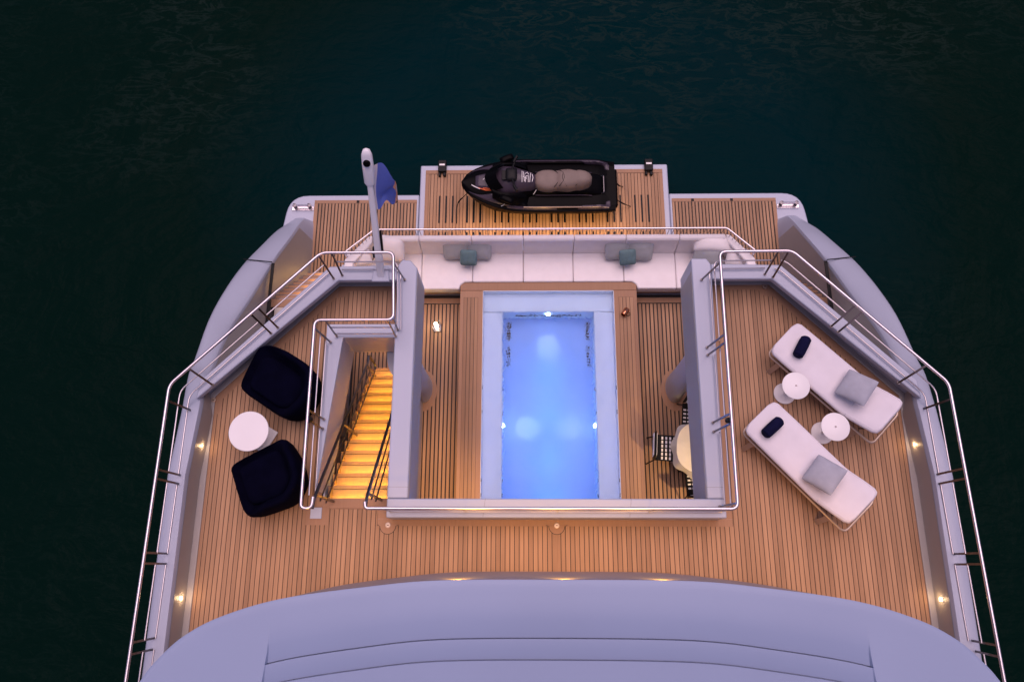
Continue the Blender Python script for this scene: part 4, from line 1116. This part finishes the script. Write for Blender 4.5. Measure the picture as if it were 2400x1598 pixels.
def armchair(label, outline, back_dir):
    P = [at(u, v, .38) for u, v in outline]
    c = sum(P, Vector())/len(P)
    cl_ = P+[P[0], P[1]]
    pts = crom([P[-1]]+cl_+[P[2]], 120)
    # keep the closed part only
    ang = {}
    import bisect
    th = [2*math.pi*i/72 for i in range(72)]
    poly = pts
    def rad_at(a):
        d = Vector((math.cos(a), math.sin(a), 0)); best = .3
        for p, q in zip(poly, poly[1:]):
            x1, y1, x2, y2 = p.x-c.x, p.y-c.y, q.x-c.x, q.y-c.y
            den = d.x*(y2-y1)-d.y*(x2-x1)
            if abs(den) < 1e-9: continue
            s = (x1*(y2-y1)-y1*(x2-x1))/den; k = (x1*d.y-y1*d.x)/den
            if s > 0 and -.001 <= k <= 1.001: best = s
        return best
    R_ = [rad_at(a) for a in th]
    bd = rad(back_dir)
    t = thing('armchair', label, 'armchair', (c.x, c.y, 0), 'navy armchairs on the left side deck')
    def backness(a):
        d = math.cos(a-bd); return max(0, min(1, (d+.15)/.6))
    rings_ = []
    prof = [(.80,.03,0),(.90,.06,0),(.97,.2,.25),(1.0,.36,.6),(.985,.43,.9),(.94,.46,1.0),(.86,.455,1.0),(.78,.43,.85),(.70,.415,.3),(.55,.42,.0),(.3,.43,0),(.05,.435,0)]
    for k, z, b in prof:
        ring = []
        for a, r_ in zip(th, R_):
            bk = backness(a)
            kk = k-(.03*bk*b)
            ring.append((c.x+r_*kk*math.cos(a), c.y+r_*kk*math.sin(a), z+.27*bk*b-(.05*(1-bk) if k < .9 and k > .6 else 0)))
        rings_.append(ring)
    m = MB().rings(rings_)
    obj('shell', m, M['navy'], t, ang=80)
    sp_ = MB()
    obj('seat_cushion', MB().rings([[(c.x-.03*math.cos(bd)+r_*k*math.cos(a), c.y-.03*math.sin(bd)+r_*k*math.sin(a), z) for a, r_ in zip(th, R_)] for k, z in ((.66,.40),(.685,.43),(.66,.465),(.58,.485),(.35,.495),(.05,.498))]), M['navy'], t, ang=80)
armchair('dark navy upholstered armchair on the stern side of the round white table',
         [(612,815),(640,812),(690,835),(738,868),(752,900),(742,940),(715,975),(688,986),(660,978),(610,945),(575,920),(567,902),(580,870),(598,835)], 10)
armchair('dark navy upholstered armchair on the roof side of the round white table',
         [(655,1034),(680,1034),(700,1060),(714,1100),(716,1135),(690,1180),(640,1203),(600,1213),(577,1203),(562,1165),(549,1120),(544,1098),(560,1082),(605,1058)], -15)

# ================================================================== dining set on the main deck
dc = at(1650, 1050, -2.0)
dt = thing('dining_table', 'round dining table under a cream cloth half hidden below the right beam', 'table', (dc.x, dc.y, -2.73))
def clothp(u, v):
    a = 2*math.pi*u; r_ = .46*(1+.025*math.cos(5*a+.6))
    if v < .7: k = v/.7; return (dc.x+r_*k*math.cos(a), dc.y+r_*k*math.sin(a), -2.0)
    k = (v-.7)/.3; rr_ = r_*(1+.10*k*(1+.5*math.sin(9*a)))
    return (dc.x+rr_*math.cos(a), dc.y+rr_*math.sin(a), -2.0-.22*k)
obj('tablecloth', MB().grid(clothp, 72, 10), M['cream'], dt)
obj('pedestal', MB().lathe((dc.x,dc.y), [(.25,-2.732),(.25,-2.71),(.05,-2.68),(.045,-2.02)], 20), M['steel_dark'], dt)
vs_ = MB().lathe((dc.x-.10,dc.y+.10), [(.0,-1.999),(.03,-1.999),(.035,-1.95),(.02,-1.90),(.026,-1.88)], 14)
tag(obj('bud_vase', vs_, M['gloss']), 'small black vase on the cream dining tablecloth', 'vase')
def dining_chair(label):
    r = thing('dining_chair', label, 'dining chair', (0,0,0), 'black and white woven dining chairs')
    obj('seat', MB().box(-.22,.22,-.22,.22,.42,.45), M['black'], r, bevel=.012)
    for k in range(6):
        x = -.185+k*.067
        if k < 1: continue
        for j in range(6):
            y0 = -.20+j*.068
            obj('weave_strip', MB().box(x, x+.030, y0, y0+.048+(.02 if j in (0,5) else 0)*0, .448, .456), M['white'], r, smooth=False)
    obj('backrest', MB().rings([[(-.22-.10*(z-.45), y, z) for y in (-.2,.2)]+[(-.255-.10*(z-.45), y, z) for y in (.2,-.2)] for z in (.47,.82)]), M['black'], r, bevel=.01)
    for j in range(5):
        z = .53+j*.06
        obj('weave_strip', MB().box(-.215-.10*(z-.45), -.209-.10*(z-.45), -.18, .18, z, z+.025).box(-.268-.1*(z-.45), -.256-.1*(z-.45), -.18, .18, z, z+.025), M['white'], r, smooth=False)
    for x in (-.2,.2):
        for y in (-.2,.2):
            obj('leg', MB().tube([(x*.95,y*.95,.43),(x*1.5 if x < 0 else x*1.2,y*1.15,0)], .011, 6), M['black'], r)
    obj('frame', MB().tube(fillet([(-.23,-.21,.46),(-.27,-.21,.83),(-.27,.21,.83),(-.23,.21,.46)], .04), .012, 8), M['black'], r)
    return r
d1 = dining_chair('black and white woven dining chair on the pool side of the cream table')
p = at(1563, 1050, -2.3); d1.location = (p.x+.02, p.y, -2.733); d1.rotation_euler = (0,0,rad(-4))
p = at(1622, 985, -2.3); dup(d1, (p.x+.05, p.y+.06, -2.733), rad(-95), 'black and white woven dining chair on the stern side of the cream table', 'black and white woven dining chairs')
p = at(1630, 1118, -2.3); dup(d1, (p.x+.05, p.y-.08, -2.733), rad(92), 'black and white woven dining chair on the roof side of the cream table', 'black and white woven dining chairs')

# ================================================================== small deck fittings
def dcap(label, px, z=.016):
    c = at(px[0], px[1], z)
    t = thing('deck_cap', label, 'deck cap', (c.x, c.y, 0), 'round deck caps in the teak')
    obj('cap_ring', MB().lathe((c.x,c.y), [(0,.012),(.036,.012),(.036,z+.003),(.028,z+.004),(.026,z+.001),(0,z+.001)], 24), M['champagne'], t)
    obj('cap_slot', MB().box(c.x-.014, c.x+.014, c.y-.004, c.y+.004, z+.001, z+.003), M['black'], t)
    return c
def bulge(x, y, r):
    tp = thing('margin_tongue', 'rounded tongue of the teak margin %s' % ('at the centre line' if abs(x) < .5 else 'at the left end of the front coaming'), 'trim', (x, y, 0), 'rounded tongues of the teak margin')
    def half(rr, e): return [(x+(rr+e)*math.cos(a), y+(rr+e)*math.sin(a)*1.0) for a in [math.pi+math.pi*k/20 for k in range(21)]]
    obj('caulk_line', MB().prism(half(r, .007)+[(x+r+.05,y+.012),(x-r-.05,y+.012)], .009, .0135), M['caulk'], tp, smooth=False)
    obj('tongue', MB().prism(half(r, 0)+[(x+r+.045,y+.02),(x-r-.045,y+.02)], .010, .0150), M['teak_trim'], tp, smooth=False)
c = at(1305,1231,.015); bulge(c.x, .565, .105)
c = at(909,1231,.015); bulge(c.x, .565, .105)
dcap('round steel cap at the centre line in front of the pool coaming', (1305,1231))
dcap('round steel cap at the left end of the front coaming', (909,1230))
dcap('round steel cap in the left corner of the upper deck by the bulwark', (500,937), .03)
dcap('round steel cap in the right stern corner of the right side deck', (1793,671), .03)
P0, P1, Q0, Q1 = at(719.5,1187,.01), at(769.7,1230,.01), at(728,1188.5,.03), at(753,1215,.03)
bp2 = thing('stair_plate', 'white square plate on a teak pad at the head of the stair', 'plate', (-3.3,.65,0))
obj('pad', MB().box(P0.x,P1.x,P1.y,P0.y,.0,.0145), M['teak_trim'], bp2)
obj('plate', MB().box(Q0.x,Q1.x,Q1.y,Q0.y,.0145,.03), M['paint'], bp2, bevel=.005)
for px, lb in (((477,1043),'left bulwark level with the round table'), ((429,1401),'left bulwark close to the roof'), ((2130,1040),'right bulwark level with the loungers'), ((2197,1404),'right bulwark close to the roof')):
    c = at(px[0], px[1], .2); s = 1 if c.x > 0 else -1
    t = thing('courtesy_light', 'small glowing courtesy light in the %s' % lb, 'light', (s*4.955, c.y, .2), 'courtesy lights in the bulwarks')
    obj('bezel', MB().box(*sorted((s*4.975, s*4.955)), c.y-.03, c.y+.03, .175, .235), M['steel'], t, bevel=.004)
    obj('bulb', MB().box(*sorted((s*4.956, s*4.94)), c.y-.02, c.y+.02, .185, .225), M['lamp_warm'], t)
    lamp('courtesy_glow', 'POINT', (s*4.90, c.y, .16), .36, (1,.62,.3), t, .02)
# black buttons hanging on the rails
for px, lb in (((1708,984),'right'), ((725,982),'left')):
    c = at(px[0], px[1], 1.02)
    tag(obj('rail_clip', MB().lathe((c.x,c.y), [(.0,.97),(.035,.97),(.04,1.0),(.03,1.04),(.0,1.045)], 14), M['black']), 'black clip on the inner guard rail %s of the pool opening' % lb, 'clip', 'black clips on the rails')
print('objects', len(bpy.data.objects))
